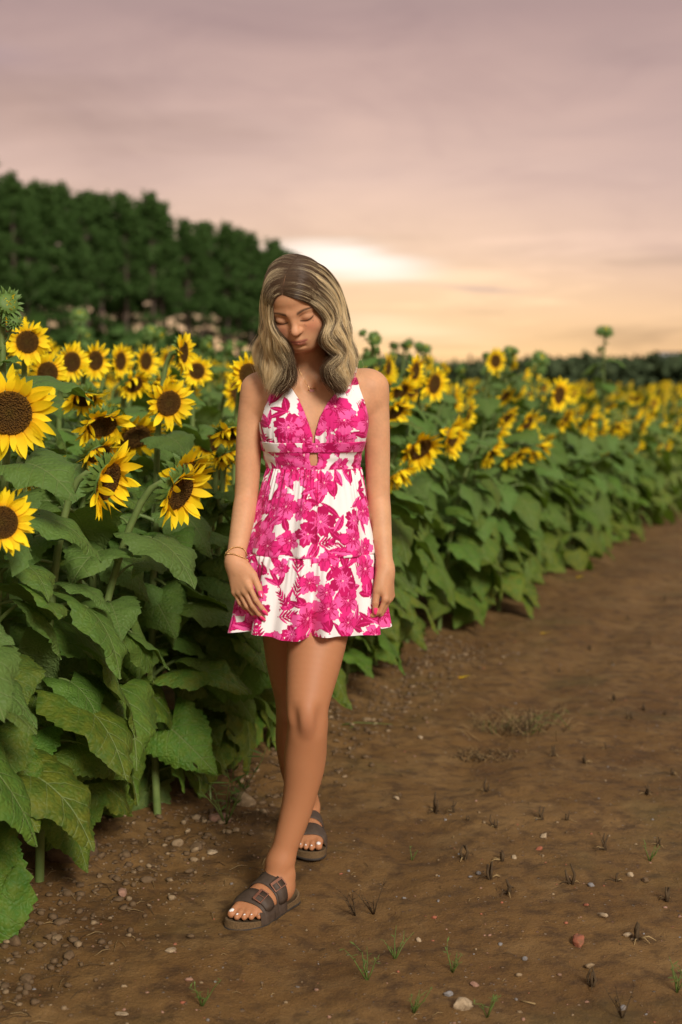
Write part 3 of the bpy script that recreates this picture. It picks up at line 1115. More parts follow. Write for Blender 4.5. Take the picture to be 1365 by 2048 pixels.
BUD_HEROES = [
    (13, 610, 3.75, 33, 40, -20, 'opening green sunflower bud on a tall straight stalk at the left edge, yellow tip'),
    (750, 678, 7.4, 15, 30, -5, 'small green bud on a branching stalk against the sunset beside her hair'),
    (852, 698, 9.0, 13, 20, -60, 'small green bud on a straight stalk above the right shoulder'),
    (1080, 718, 9.8, 19, 40, -40, 'large round green bud right of the tallest open sunflower'),
    (1213, 664, 12.8, 16, 20, -60, 'top bud of the tallest green stalk that rises into the sunset on the right'),
    (1020, 704, 10.4, 14, 30, -40, 'round green bud just right of the tallest open sunflower'),
    (303, 664, 9.5, 17, 20, -50, 'green bud topping a leafy stalk in front of the pines, left of the edge-on bloom'),
    (160, 632, 9.0, 18, 20, -50, 'tall green bud in front of the dark pines at the upper left'),
]
r = np.random.default_rng(21)
BASES = []
OUT = math.atan2(-0.36 * 0.94 - 0.35, 0.94)       # from the field towards the path and the camera
for (px, py, Y, Rpx, yaw, nod, st, lab) in HEROES:
    c = at(px, py, Y)
    n_ = facing(yaw, nod)
    hz_ = np.array((n_[0], n_[1])) * (0.14 + 0.10 * math.sin(R_(max(0, nod))))
    bx, by = c[0] - hz_[0], c[1] - hz_[1]
    ex = float(edge_x(by))
    bx = min(bx, ex - 0.24 - 0.06 * r.random())
    base = (bx, by, float(ground_z(bx, by)) - 0.01)
    near = Y < 6.6
    front = bx > ex - 0.55
    t = sunflower(base, c, n_, Rpx * Y / FPX, 0 if near else 1, st, r, False, (16 if front else 12) if near else (15 if front else 10),
                  0.16 if front else 0.5, OUT if front else None, 0.55, 0.55, near)
    tag(t, lab, 'sunflower', 'sunflowers growing in the field')
    BASES.append((bx, by))
for (px, py, Y, Rpx, yaw, nod, lab) in BUD_HEROES:
    c = at(px, py, Y)
    base = (c[0] - 0.03, c[1] + 0.02, float(ground_z(c[0], c[1])) - 0.01)
    t = sunflower(base, c, facing(yaw, nod), Rpx * Y / FPX, 0 if Y < 5 else 1, 0, r, True, 13, 0.5)
    tag(t, lab, 'sunflower', 'sunflowers in bud')
    BASES.append((base[0], base[1]))

# the rows: near ones are things, the rest of the field is one mass
rows = []
side_rows = []        # just beyond the picture's left edge
for row in range(0, 70):
    off = 0.20 + row * 0.46
    Y = 2.55 + r.uniform(0, 0.2)
    while Y < 46:
        y = Y
        x = float(edge_x(y)) - off - (0.07 if y < 3.8 else 0) + r.normal(0, 0.05)
        Y += r.uniform(0.24, 0.38) * (1.0 if row < 2 else 1.15)
        if abs(x / y) > 0.30 and not (row < 4 and y < 4.6 and x > -1.7):
            if -0.85 < x / y < -0.30 and y > 2.9 and y < 26:
                side_rows.append((y, x, row))
            continue
        rows.append((y, x, row))
rows.sort()
near_rows = []
far_rows = []
BA = np.array(BASES)
for (y, x, row) in rows:
    d = np.hypot(BA[:, 0] - x, BA[:, 1] - y)
    if y < 12 and d.min() < 0.17:
        continue
    if -0.62 < x < 0.3 and y < 4.25 and x > edge_x(y) - 0.09:
        continue
    if row > 26 and y < 20:
        pass
    (near_rows if len(near_rows) < 300 - len(HEROES) - len(BUD_HEROES) else far_rows).append((y, x, row))
far_limit = near_rows[-1][0]
far_rows += side_rows

LAB = {
    'left': ('sunflower in the crowded rows left of the girl, its head turned to the path', 'sunflowers in the rows left of the girl'),
    'right': ('sunflower in the crowded rows right of the girl, its head turned to the path', 'sunflowers in the rows right of the girl'),
    'front': ('leafy front-row sunflower on the field edge with big leaves hanging to the soil', 'front-row sunflowers along the dirt path'),
    'bud': ('slender green sunflower still in bud standing among the rows', 'sunflowers in bud'),
}
ORD = ['first', 'second', 'third', 'fourth', 'fifth', 'sixth', 'seventh', 'eighth', 'ninth', 'tenth', 'eleventh', 'twelfth']
MARKS = [((20, 826), 'the big open bloom at the left edge'), ((6, 1045), 'the low bloom cut by the left edge'), ((55, 684), 'the bloom under the tall opening bud'),
         ((214, 962), 'the side-on bloom with green sepals'), ((358, 984), 'the bloom with petals folded over its disc'), ((204, 850), 'the bloom with the oval dark disc'),
         ((337, 806), 'the round bloom on the long arched stem'), ((168, 797), 'the face-down bloom near the left'), ((366, 704), 'the tall edge-on bloom before the pines'),
         ((462, 866), 'the upper arm on the left'), ((240, 722), 'the close pair in the upper left'), ((490, 1000), 'the elbow on the left'), ((500, 700), 'the blonde hair on the left'),
         ((838, 897), 'the long-disc bloom right of the girl'), ((800, 800), 'the pair beside the right-hand upper arm'), ((868, 768), 'the broad bloom over the right shoulder'),
         ((991, 722), 'the tallest open bloom on the right'), ((1030, 905), 'the chain of three hanging blooms'), ((1118, 790), 'the upright clear-disc bloom on the right'),
         ((1176, 842), 'the slanting row of blooms'), ((1213, 664), 'the tallest green stalk on the right'), ((300, 664), 'the green buds before the pines'), ((1300, 800), 'the right border')]
used_labels = set()
front_n = 0


def near_label(q, yaw, nod, row, isbud):
    """a label from the look of the bloom and the landmark nearest to it"""
    d = [((q[0] - m[0][0]) ** 2 + (q[1] - m[0][1]) ** 2, k) for k, m in enumerate(MARKS)]
    d2, k = min(d)
    mx, my = MARKS[k][0]
    look = ('green bud' if isbud else 'bowed sunflower' if nod > 38 else 'edge-on sunflower' if yaw > 66 else 'frontal sunflower' if yaw < 26 else 'half-turned sunflower')
    dx, dy = q[0] - mx, q[1] - my
    side = ('right of' if dx > 0 else 'left of') if abs(dx) > abs(dy) else ('below' if dy > 0 else 'above')
    dist = 'right next to' if d2 < 28 ** 2 else ('close %s' % side if d2 < 62 ** 2 else 'well %s' % side)
    if d2 > 120 ** 2:
        return None
    l = '%s %s %s' % (look, dist, MARKS[k][1])
    if l in used_labels:
        l = '%s %s %s, %s' % (look, dist, MARKS[k][1], ('lower' if dy > 0 else 'upper') + ' one')
    if l in used_labels:
        return None
    used_labels.add(l)
    return l


for (y, x, row) in near_rows:
    gz = float(ground_z(x, y))
    front = row == 0
    isbud = r.random() < (0.05 if y < 8 else 0.26) and row > 1
    px0 = proj((x, y, 1.2))[0]
    H = (r.normal(0.98, 0.07) if row == 0 else r.normal(1.10, 0.09) if row == 1 else r.normal(1.18 + 0.012 * min(12, y), 0.10))
    if isbud:
        H += r.uniform(0.05, 0.28) * (1.0 if y > 7 else 0.3)
    yaw, nod = r.normal(60 if px0 < 625 else 68, 20), max(-5, r.normal(30 if row < 2 else 16, 15))
    n_ = facing(yaw, nod)
    R = r.uniform(0.086, 0.114)
    reach = 0.14 + 0.06 * r.random()
    hx, hy = x + n_[0] * reach, y + n_[1] * reach
    hp = np.array((hx, hy, gz + H))
    q = proj(hp)
    # keep the view of the named blooms and of the girl clear
    if y < 3.5 and q[0] > -60:
        hp[2] -= 0.30
    if y < 5.2 and q[1] > 985 and q[0] < 500:
        hp[2] += (q[1] - 930) * y / FPX
        q = proj(hp)
    lod = 0 if y < 5.2 else 1 if y < 10 else 2
    st = int(r.choice([0, 1, 2], p=[0.5, 0.4, 0.1]))
    near = y < 6.0 and not isbud
    nl = ((16 if y < 3.8 else 21) if front else 13 if row == 1 else 10) if y < 9 else (15 if front else 9)
    t = sunflower((x, y, gz - 0.01), hp, n_, R if not isbud else r.uniform(0.035, 0.055), lod, st, r, isbud, nl,
                  (0.20 if y < 3.8 else 0.10) if front else 0.30 if row == 1 else 0.55, OUT if row < 2 else None, 0.6, 0.6, near)
    key = 'bud' if isbud else 'front' if front else 'left' if px0 < 625 else 'right'
    lab = None
    if key == 'front':
        if px0 > 640 and front_n < 12:
            lab = '%s leafy front-row sunflower past the girl along the dirt path' % ORD[front_n]
            front_n += 1
    elif y < 13 and -20 < q[0] < 1385:
        lab = near_label(proj(hp), yaw, nod, row, isbud)
    tag(t, lab or LAB[key][0], 'sunflower', LAB[key][1])


# the deep field, one object: low plants cut from the same shapes
def far_plant(seed):
    r = np.random.default_rng(seed)
    V, F, Mi, UV = [], [], [], []
    n = 0

    def put(v, f, mi, uv):
        nonlocal n
        V.append(v)
        F.extend([tuple(a + n for a in q) for q in f])
        Mi.extend([mi] * len(f))
        UV.append(uv)
        n += len(v)
    H = 1.0
    for i in range(12):
        a = i * 2.4 + r.normal(0, 0.3)
        z = 0.12 + 0.84 * i / 12
        L, W = 0.21 * (1.2 - 0.45 * z), 0.092 * (1.2 - 0.45 * z)
        c, s = np.array((math.cos(a), math.sin(a), 0)), np.array((-math.sin(a), math.cos(a), 0))
        o = np.array((0.0, 0, z)) + c * 0.09 + np.array((0, 0, 0.05))
        m1 = o + c * L * 0.4 + np.array((0, 0, -0.05 * (1.3 - z)))
        tip = o + c * L * 0.75 + np.array((0, 0, -L * (1.15 - 0.7 * z)))
        put(np.array([o, m1 + s * W + (0, 0, .02), m1, m1 - s * W + (0, 0, .02), tip]), [(0, 2, 1), (0, 3, 2), (1, 2, 4), (2, 3, 4)], 0,
            np.array([(0.05, 0, 0), (0.4, 0.4, 0), (0.4, 0, 0), (0.4, -0.4, 0), (1, 0, 0)]))
    yaw, nod = R_(r.normal(72, 18)), R_(max(0, r.normal(22, 16)))
    nn = np.array((math.cos(nod) * math.sin(yaw), -math.cos(nod) * math.cos(yaw), -math.sin(nod)))
    x = np.cross((0, 0, 1), nn)
    x /= np.linalg.norm(x)
    yv = np.cross(nn, x)
    c = np.array((nn[0] * 0.12, nn[1] * 0.12, H))
    if seed % 5 in (1, 3):
        c = c - np.array((0, 0, 0.20))
    a = np.arange(8) * math.pi / 4
    ring = c + 0.045 * (np.cos(a)[:, None] * x + np.sin(a)[:, None] * yv) + nn * 0.008
    put(ring, [tuple(range(8))], 2, np.zeros((8, 3)))
    ringb = c + 0.05 * (np.cos(a)[:, None] * x + np.sin(a)[:, None] * yv) - nn * 0.006
    put(np.concatenate([ringb, [c - nn * 0.035]]), [(8, (k + 1) % 8, k) for k in range(8)], 1, np.zeros((9, 3)))
    for k in range(15):
        b = k * 2 * math.pi / 15
        d = math.cos(b) * x + math.sin(b) * yv
        s = -math.sin(b) * x + math.cos(b) * yv
        e = r.uniform(0, 0.6)
        d = d * math.cos(e) + nn * math.sin(e)
        o = c + (math.cos(b) * x + math.sin(b) * yv) * 0.042
        put(np.array([o, o + d * 0.03 + s * 0.013, o + d * 0.056, o + d * 0.03 - s * 0.013]), [(0, 1, 2, 3)], 3,
            np.array([(0, 0, 0), (0.6, 1, 0), (1, 0, 0), (0.6, -1, 0)]))
    put(np.array([(0.008, 0, 0), (-0.004, 0.007, 0), (-0.004, -0.007, 0), tuple(c - nn * 0.03)]), [(0, 1, 3), (1, 2, 3), (2, 0, 3)], 1, np.zeros((4, 3)))
    tri = []
    mi = []
    for f, m in zip(F, Mi):
        for k in range(1, len(f) - 1):
            tri.append((f[0], f[k], f[k + 1]))
            mi.append(m)
    return np.concatenate(V), np.array(tri), np.array(mi), np.concatenate(UV)


TEMPL = [far_plant(s) for s in range(10)]
BV, BF, BM_, BU = [], [], [], []
off_ = 0
for (y, x, row) in far_rows:
    if y > 22 and r.random() < 0.35:
        continue
    V, F, Mi, UV = TEMPL[int(r.integers(0, 10))]
    s = (1.00 if row == 0 else 1.12 if row == 1 else 1.27) * r.uniform(0.84, 1.12)
    w = r.uniform(1.0, 1.35)
    a = r.normal(0, 0.25)
    P = V * np.array((w, w, s))
    P = np.stack([P[:, 0] * math.cos(a) - P[:, 1] * math.sin(a), P[:, 0] * math.sin(a) + P[:, 1] * math.cos(a), P[:, 2]], 1)
    BV.append(P + np.array((x, y, float(ground_z(x, y, False)))))
    BF.append(F + off_)
    BM_.append(Mi)
    BU.append(UV)
    off_ += len(V)
fm = mesh_np('sunflower_field', np.concatenate(BV), np.concatenate(BF), True, [M_LEAF, M_STEM, M_DISC, M_PETAL], np.concatenate(BM_))
set_vec(fm, 'leaf_uv', np.concatenate(BU))
tag(obj('sunflower_field', fm), 'deep rows of sunflowers fading into the back of the field', None, None, 'stuff')
print('plants', N_PLANTS, 'far', len(far_rows), 'near limit', far_limit)
# ------------------------------------------------------------------ the girl: one body surface grown from smoothly blended volumes
def rc(a, b, ra, rb, sq=None):
    """rounded cone from a to b"""
    a, b = np.asarray(a, float), np.asarray(b, float)
    ba = b - a
    L2 = float(ba @ ba) + 1e-12
    rm = max(ra, rb)

    def f(X, Y, Z):
        px, py, pz = X - a[0], Y - a[1], Z - a[2]
        t = np.clip((px * ba[0] + py * ba[1] + pz * ba[2]) / L2, 0, 1)
        return np.sqrt((px - ba[0] * t) ** 2 + (py - ba[1] * t) ** 2 + (pz - ba[2] * t) ** 2) - (ra + (rb - ra) * t)
    return f, np.minimum(a, b) - rm, np.maximum(a, b) + rm


def limb(P, r, n=9):
    """one smooth tapering limb along points P with radii r"""
    P, r = np.asarray(P, float), np.asarray(r, float)
    m = len(P)
    t = np.linspace(0, m - 1, (m - 1) * n + 1)
    W = cr_basis(t, m)
    Q, q = W @ P, W @ r
    segs = [rc(a, b, x, y) for a, b, x, y in zip(Q[:-1], Q[1:], q[:-1], q[1:])]

    def f(X, Y, Z):
        d = segs[0][0](X, Y, Z)
        for s in segs[1:]:
            d = np.minimum(d, s[0](X, Y, Z))
        return d
    return f, np.min([s[1] for s in segs], axis=0), np.max([s[2] for s in segs], axis=0)


def cr_basis(x, n):
    """Catmull-Rom weights (m, n) for parameters x in 0..n-1"""
    W = np.zeros((len(x), n))
    i = np.clip(np.floor(x).astype(int), 0, n - 2)
    f = x - i
    w = [-0.5 * f + f * f - 0.5 * f ** 3, 1 - 2.5 * f * f + 1.5 * f ** 3, 0.5 * f + 2 * f * f - 1.5 * f ** 3, -0.5 * f * f + 0.5 * f ** 3]
    for k in range(4):
        np.add.at(W, (np.arange(len(x)), np.clip(i - 1 + k, 0, n - 1)), w[k])
    return W


def el(c, r, R=None):
    """ellipsoid; R: rows are its axes"""
    c, r = np.asarray(c, float), np.asarray(r, float)
    rm = r.max() if R is not None else r

    def f(X, Y, Z):
        px, py, pz = X - c[0], Y - c[1], Z - c[2]
        if R is not None:
            px, py, pz = (R[0][0] * px + R[0][1] * py + R[0][2] * pz, R[1][0] * px + R[1][1] * py + R[1][2] * pz,
                          R[2][0] * px + R[2][1] * py + R[2][2] * pz)
        k0 = np.sqrt((px / r[0]) ** 2 + (py / r[1]) ** 2 + (pz / r[2]) ** 2)
        k1 = np.sqrt((px / r[0] ** 2) ** 2 + (py / r[1] ** 2) ** 2 + (pz / r[2] ** 2) ** 2)
        return k0 * (k0 - 1) / (k1 + 1e-9)
    return f, c - rm, c + rm


def smin(a, b, k):
    h = np.maximum(k - np.abs(a - b), 0) / k
    return np.minimum(a, b) - h * h * k * 0.25


def smax(a, b, k):
    return -smin(-a, -b, k)


def pts_eval(ops, X, Y, Z):
    F = np.full(np.broadcast(X, Y, Z).shape, 1.0)
    for (f, lo, hi), k, mode in ops:
        d = f(X, Y, Z)
        F = smin(F, d, k) if mode > 0 else smax(F, -d, k)
    return F


def grid_eval(ops, xs, ys, zs, mg=0.045):
    F = np.full((len(xs), len(ys), len(zs)), 1.0, np.float32)
    for (f, lo, hi), k, mode in ops:
        m = max(k, mg) + 0.014
        i0, i1 = np.searchsorted(xs, (lo[0] - m, hi[0] + m))
        j0, j1 = np.searchsorted(ys, (lo[1] - m, hi[1] + m))
        k0, k1 = np.searchsorted(zs, (lo[2] - m, hi[2] + m))
        if i1 <= i0 or j1 <= j0 or k1 <= k0:
            continue
        d = f(xs[i0:i1, None, None], ys[None, j0:j1, None], zs[None, None, k0:k1]).astype(np.float32)
        s = F[i0:i1, j0:j1, k0:k1]
        F[i0:i1, j0:j1, k0:k1] = smin(s, d, k) if mode > 0 else smax(s, -d, k)
    return F


def ops_bbox(ops):
    lo = np.min([o[0][1] for o in ops if o[2] > 0], axis=0) - 0.03
    hi = np.max([o[0][2] for o in ops if o[2] > 0], axis=0) + 0.03
    return lo, hi


def surface_nets(F, xs, ys, zs):
    ins = F < 0
    a = ins.view(np.int8)
    c = a[:-1] + a[1:]
    c = c[:, :-1] + c[:, 1:]
    c = c[:, :, :-1] + c[:, :, 1:]
    act = (c > 0) & (c < 8)
    I, J, K = np.nonzero(act)
    n = len(I)
    vid = np.full(act.shape, -1, np.int32)
    vid[I, J, K] = np.arange(n)
    cor = [(i, j, k) for i in (0, 1) for j in (0, 1) for k in (0, 1)]
    val = {q: F[I + q[0], J + q[1], K + q[2]] for q in cor}
    P = np.zeros((n, 3))
    W = np.zeros(n)
    for p in cor:
        for ax in range(3):
            if p[ax]:
                continue
            q = tuple(1 if i == ax else p[i] for i in range(3))
            va, vb = val[p], val[q]
            x = (va < 0) != (vb < 0)
            t = np.where(x, va / np.where(np.abs(va - vb) < 1e-12, 1, va - vb), 0)
            for i in range(3):
                P[:, i] += np.where(x, (t if i == ax else p[i]), 0)
            W += x
    P /= W[:, None]
    out = np.empty((n, 3))
    for i, (ix, arr) in enumerate(((I, xs), (J, ys), (K, zs))):
        out[:, i] = arr[ix] + P[:, i] * (arr[ix + 1] - arr[ix])
    Q = []
    for ax in range(3):
        s0 = [slice(1, -1)] * 3
        s1 = [slice(1, -1)] * 3
        s0[ax] = slice(0, -1)
        s1[ax] = slice(1, None)
        A, B = ins[tuple(s0)], ins[tuple(s1)]
        x = np.nonzero(A != B)
        g = [x[i] + (0 if i == ax else 1) for i in range(3)]
        u, v = (ax + 1) % 3, (ax + 2) % 3

        def cell(du, dv):
            h = [g[0].copy(), g[1].copy(), g[2].copy()]
            h[u] = h[u] - du
            h[v] = h[v] - dv
            return vid[h[0], h[1], h[2]]
        q = np.stack([cell(1, 1), cell(0, 1), cell(0, 0), cell(1, 0)], 1)
        flip = ~A[x]
        q[flip] = q[flip][:, ::-1]
        Q.append(q)
    return out, np.concatenate(Q)


def relax(V, F, it=2, lam=0.5):
    E = np.concatenate([F[:, [0, 1]], F[:, [1, 2]], F[:, [2, 3]], F[:, [3, 0]]])
    for _ in range(it):
        S = np.zeros_like(V)
        n = np.zeros(len(V))
        for k in range(3):
            S[:, k] = np.bincount(E[:, 0], V[E[:, 1], k], len(V)) + np.bincount(E[:, 1], V[E[:, 0], k], len(V))
        n = np.bincount(E[:, 0], minlength=len(V)) + np.bincount(E[:, 1], minlength=len(V))
        V = V + lam * (S / np.maximum(n, 1)[:, None] - V)
    return V


def nrm(v):
    v = np.asarray(v, float)
    return v / np.linalg.norm(v)


U = lambda prim, k=0.02: (prim, k, 1)
SUBT = lambda prim, k=0.01: (prim, k, -1)

# --- torso and neck
torso = [
    U(el(at(622, 862, 3.745), (0.124, 0.084, 0.155)), 0.001),
    U(rc(at(545, 792, 3.755), at(722, 786, 3.755), 0.046, 0.046), 0.05),
    U(el(at(630, 935, 3.745), (0.109, 0.080, 0.14)), 0.05),
    U(el(at(622, 1065, 3.76), (0.150, 0.108, 0.135)), 0.06),
    U(el(at(576, 854, 3.690), (0.060, 0.056, 0.068)), 0.045),
    U(el(at(686, 850, 3.690), (0.060, 0.056, 0.068)), 0.045),
    U(rc(at(606, 742, 3.765), at(548, 775, 3.770), 0.040, 0.030), 0.035),
    U(rc(at(634, 742, 3.765), at(716, 768, 3.770), 0.040, 0.030), 0.035),
    U(el(at(618, 800, 3.715), (0.085, 0.042, 0.06)), 0.04),
]
collar = [
    U(rc(at(604, 771, 3.678), at(538, 760, 3.705), 0.0065, 0.0075), 0.022),
    U(rc(at(636, 770, 3.678), at(706, 754, 3.705), 0.0065, 0.0075), 0.022),
    SUBT(el(at(620, 768, 3.668), (0.010, 0.010, 0.012)), 0.02),
]

# --- head, in its own frame: x to the picture's right, y backwards, z up, origin between the eyes inside the skull
YAW, ROLL, BOW = R_(-11), R_(-8), R_(33)
Ry = np.array(Matrix.Rotation(ROLL, 3, 'Y'))
Rx = np.array(Matrix.Rotation(BOW, 3, 'X'))
Rz = np.array(Matrix.Rotation(YAW, 3, 'Z'))
HR = Rz @ Ry @ Rx
HO = at(589, 645, 3.565) - HR @ np.array((0, -0.083, -0.011))


def hl(p):
    return HO + HR @ np.asarray(p, float)


RT = HR.T


def hel(c, r, tilt=None):
    A = RT if tilt is None else np.array(Matrix.Rotation(tilt[0], 3, tilt[1])).T @ RT
    return el(hl(c), r, A)


def hrc(a, b, ra, rb):
    return rc(hl(a), hl(b), ra, rb)


def both(fn, k, mode=1):
    return [(fn(s), k, mode) for s in (-1, 1)]


head = [
    U(hel((0, 0.022, 0.030), (0.073, 0.094, 0.077)), 0.001),
    U(hel((0, -0.038, 0.044), (0.060, 0.045, 0.050)), 0.03),
    U(hel((0, -0.022, -0.030), (0.0610, 0.060, 0.068)), 0.03),
]
head += both(lambda s: hrc((s * 0.053, 0.000, -0.040), (s * 0.024, -0.050, -0.083), 0.020, 0.018), 0.035)
head += [U(hel((0, -0.058, -0.0855), (0.026, 0.021, 0.0195)), 0.03)]
N_SKULL = len(head)
head += both(lambda s: hel((s * 0.036, -0.054, -0.034), (0.027, 0.022, 0.026)), 0.028)
head += [U(hel((0, -0.064, -0.062), (0.032, 0.021, 0.022)), 0.022)]
head += both(lambda s: hrc((s * 0.012, -0.0765, 0.013), (s * 0.043, -0.064, 0.014), 0.0070, 0.0060), 0.018)
head += both(lambda s: hel((s * 0.032, -0.091, -0.003), (0.0175, 0.013, 0.0095)), 0.014, -1)
head += both(lambda s: hel((s * 0.0315, -0.0665, -0.005), (0.0175, 0.0155, 0.0125)), 0.005)
head += [
    U(hrc((0, -0.079, 0.006), (0, -0.0945, -0.024), 0.0062, 0.0080), 0.016),
    U(hel((0, -0.1005, -0.0300), (0.0105, 0.0105, 0.0095)), 0.010),
]
head += both(lambda s: hel((s * 0.0108, -0.0900, -0.0335), (0.0056, 0.0085, 0.0062)), 0.006)
head += both(lambda s: hel((s * 0.0058, -0.0965, -0.0405), (0.0032, 0.0042, 0.0024)), 0.003, -1)
head += [SUBT(hrc((0, -0.094, -0.046), (0, -0.095, -0.053), 0.0018, 0.0022), 0.006)]
for s in (-1, 1):
    head += [U(hrc((s * 0.0045, -0.0855, -0.0592), (s * 0.0235, -0.0755, -0.0640), 0.0046, 0.0024), 0.010)]
    head += [U(hrc((0.0, -0.0830, -0.0690), (s * 0.0190, -0.0765, -0.0666), 0.0058, 0.0032), 0.010)]
head += [SUBT(hrc((-0.0235, -0.0800, -0.0640), (0, -0.0918, -0.0642), 0.0008, 0.0011), 0.002),
         SUBT(hrc((0.0235, -0.0800, -0.0640), (0, -0.0918, -0.0642), 0.0008, 0.0011), 0.002),
         SUBT(hel((0, -0.088, -0.0795), (0.013, 0.005, 0.003)), 0.008)]
head += both(lambda s: hel((s * 0.073, 0.012, -0.022), (0.008, 0.018, 0.030)), 0.01)
neck = [U(rc(at(619, 770, 3.760), hl((0.0, 0.030, -0.060)), 0.057, 0.052), 0.045)]
core = torso + head + neck + collar

# --- arms and hands
NAILS = []          # (position, direction, back-of-finger direction, length, width)


def hand(ops, W, d, t, curls, thumb, spread=0.05, s=1.0):
    d = nrm(d)
    t = nrm(np.asarray(t) - d * np.dot(t, d))
    n = np.cross(d, t)
    if np.dot(n, thumb['palm']) < 0:
        n = -n
    lat = (0.0270, 0.0085, -0.0100, -0.0270)
    dep = (0.083, 0.087, 0.083, 0.076)
    rad = (0.0078, 0.0080, 0.0075, 0.0066)
    lens = ((0.040, 0.024, 0.018), (0.044, 0.027, 0.019), (0.041, 0.025, 0.018), (0.032, 0.018, 0.016))
    ops.append(U(rc(W, W + d * 0.02 * s, 0.0225 * s, 0.021 * s), 0.02))
    for i in range(4):
        M = W + (d * dep[i] + t * lat[i]) * s
        ops.append(U(rc(W + (d * 0.012 + t * lat[i] * 0.45) * s, M, 0.0140 * s, (rad[i] + 0.0016) * s), 0.014))
    ops.append(U(el(W + (d * 0.05 + n * 0.006) * s, (0.034 * s, 0.030 * s, 0.012 * s), np.array((d, t, n))), 0.012))
    ops.append(U(el(W + (d * 0.036 + t * 0.022 + n * 0.008) * s, (0.030 * s, 0.016 * s, 0.013 * s), np.array((nrm(d + 0.35 * t), nrm(t - 0.35 * d), n))), 0.014))
    for i in range(4):
        p = W + (d * dep[i] + t * lat[i]) * s
        fd = nrm(d + t * spread * (1.5 - i))
        a = 0.0
        for j in range(3):
            a += R_(curls[i][j])
            dd = math.cos(a) * fd + math.sin(a) * n
            q = p + dd * lens[i][j] * s
            ra = rad[i] * s * (1.0, 0.92, 0.83)[j]
            rb = rad[i] * s * (0.92, 0.83, 0.70)[j]
            ops.append(U(rc(p, q, ra, rb), 0.006 if j == 0 else 0.003))
            p = q
        back = -(-math.sin(a) * fd + math.cos(a) * n)
        NAILS.append((p - dd * 0.004 * s + back * rad[i] * 0.60 * s, dd, back, 0.0215 * s, 0.0108 * s))
    p = W + (d * 0.018 + t * 0.020 + n * 0.006) * s
    for j, (dr, L, ra, rb) in enumerate(zip(thumb['dirs'], (0.042, 0.036, 0.026), (0.0125, 0.0102, 0.0090), (0.0102, 0.0090, 0.0070))):
        dd = nrm(dr[0] * d + dr[1] * t + dr[2] * n)
        q = p + dd * L * s
        ops.append(U(rc(p, q, ra * s, rb * s), 0.014 if j == 0 else 0.003))
        p = q
    back = nrm(np.asarray(thumb['nail']) - dd * np.dot(thumb['nail'], dd))
    NAILS.append((p - dd * 0.006 * s + back * 0.0056 * s, dd, back, 0.0235 * s, 0.0135 * s))


# her right arm (left in the picture)
arm_l = []
A0, A1, A2, A3 = at(514, 780, 3.750), at(500, 870, 3.745), at(494, 985, 3.735), at(470, 1124, 3.625)
A25 = A2 * 0.72 + A3 * 0.28 + np.array((0.002, 0.004, 0))
arm_l += [U(limb([A0, A1, A2, A25, A3], [0.0425, 0.0355, 0.0315, 0.0315, 0.0225]), 0.001)]
tip = at(509, 1276, 3.535)
hand(arm_l, A3, tip - A3, (0.78, -0.62, 0.1),
     ((16, 16, 12), (20, 18, 12), (22, 20, 14), (24, 22, 14)),
     dict(palm=np.array((0.6, 0.75, 0)), dirs=((0.86, 0.50, 0.10), (0.98, 0.12, 0.10), (1.0, 0.02, 0.02)), nail=(0.2, -1, 0.2)), 0.03, 0.97)
# her left arm (right in the picture)
arm_r = []
B0, B1, B2, B3 = at(745, 776, 3.755), at(754, 870, 3.755), at(757, 985, 3.75), at(771, 1138, 3.675)
B25 = B2 * 0.72 + B3 * 0.28 + np.array((-0.001, 0.004, 0))
arm_r += [U(limb([B0, B1, B2, B25, B3], [0.0425, 0.0350, 0.0310, 0.0300, 0.0200]), 0.001)]
hand(arm_r, B3, (0.020, -0.025, -0.17), (-0.38, -0.92, 0.0),
     ((30, 42, 30), (34, 44, 30), (36, 44, 30), (38, 42, 30)),
     dict(palm=np.array((-1.0, 0.3, 0)), dirs=((0.90, 0.34, 0.30), (0.97, 0.04, 0.22), (0.95, -0.05, 0.22)), nail=(0.45, -1, 0.1)), 0.02, 0.93)

# --- legs and feet
SOLE = 0.021


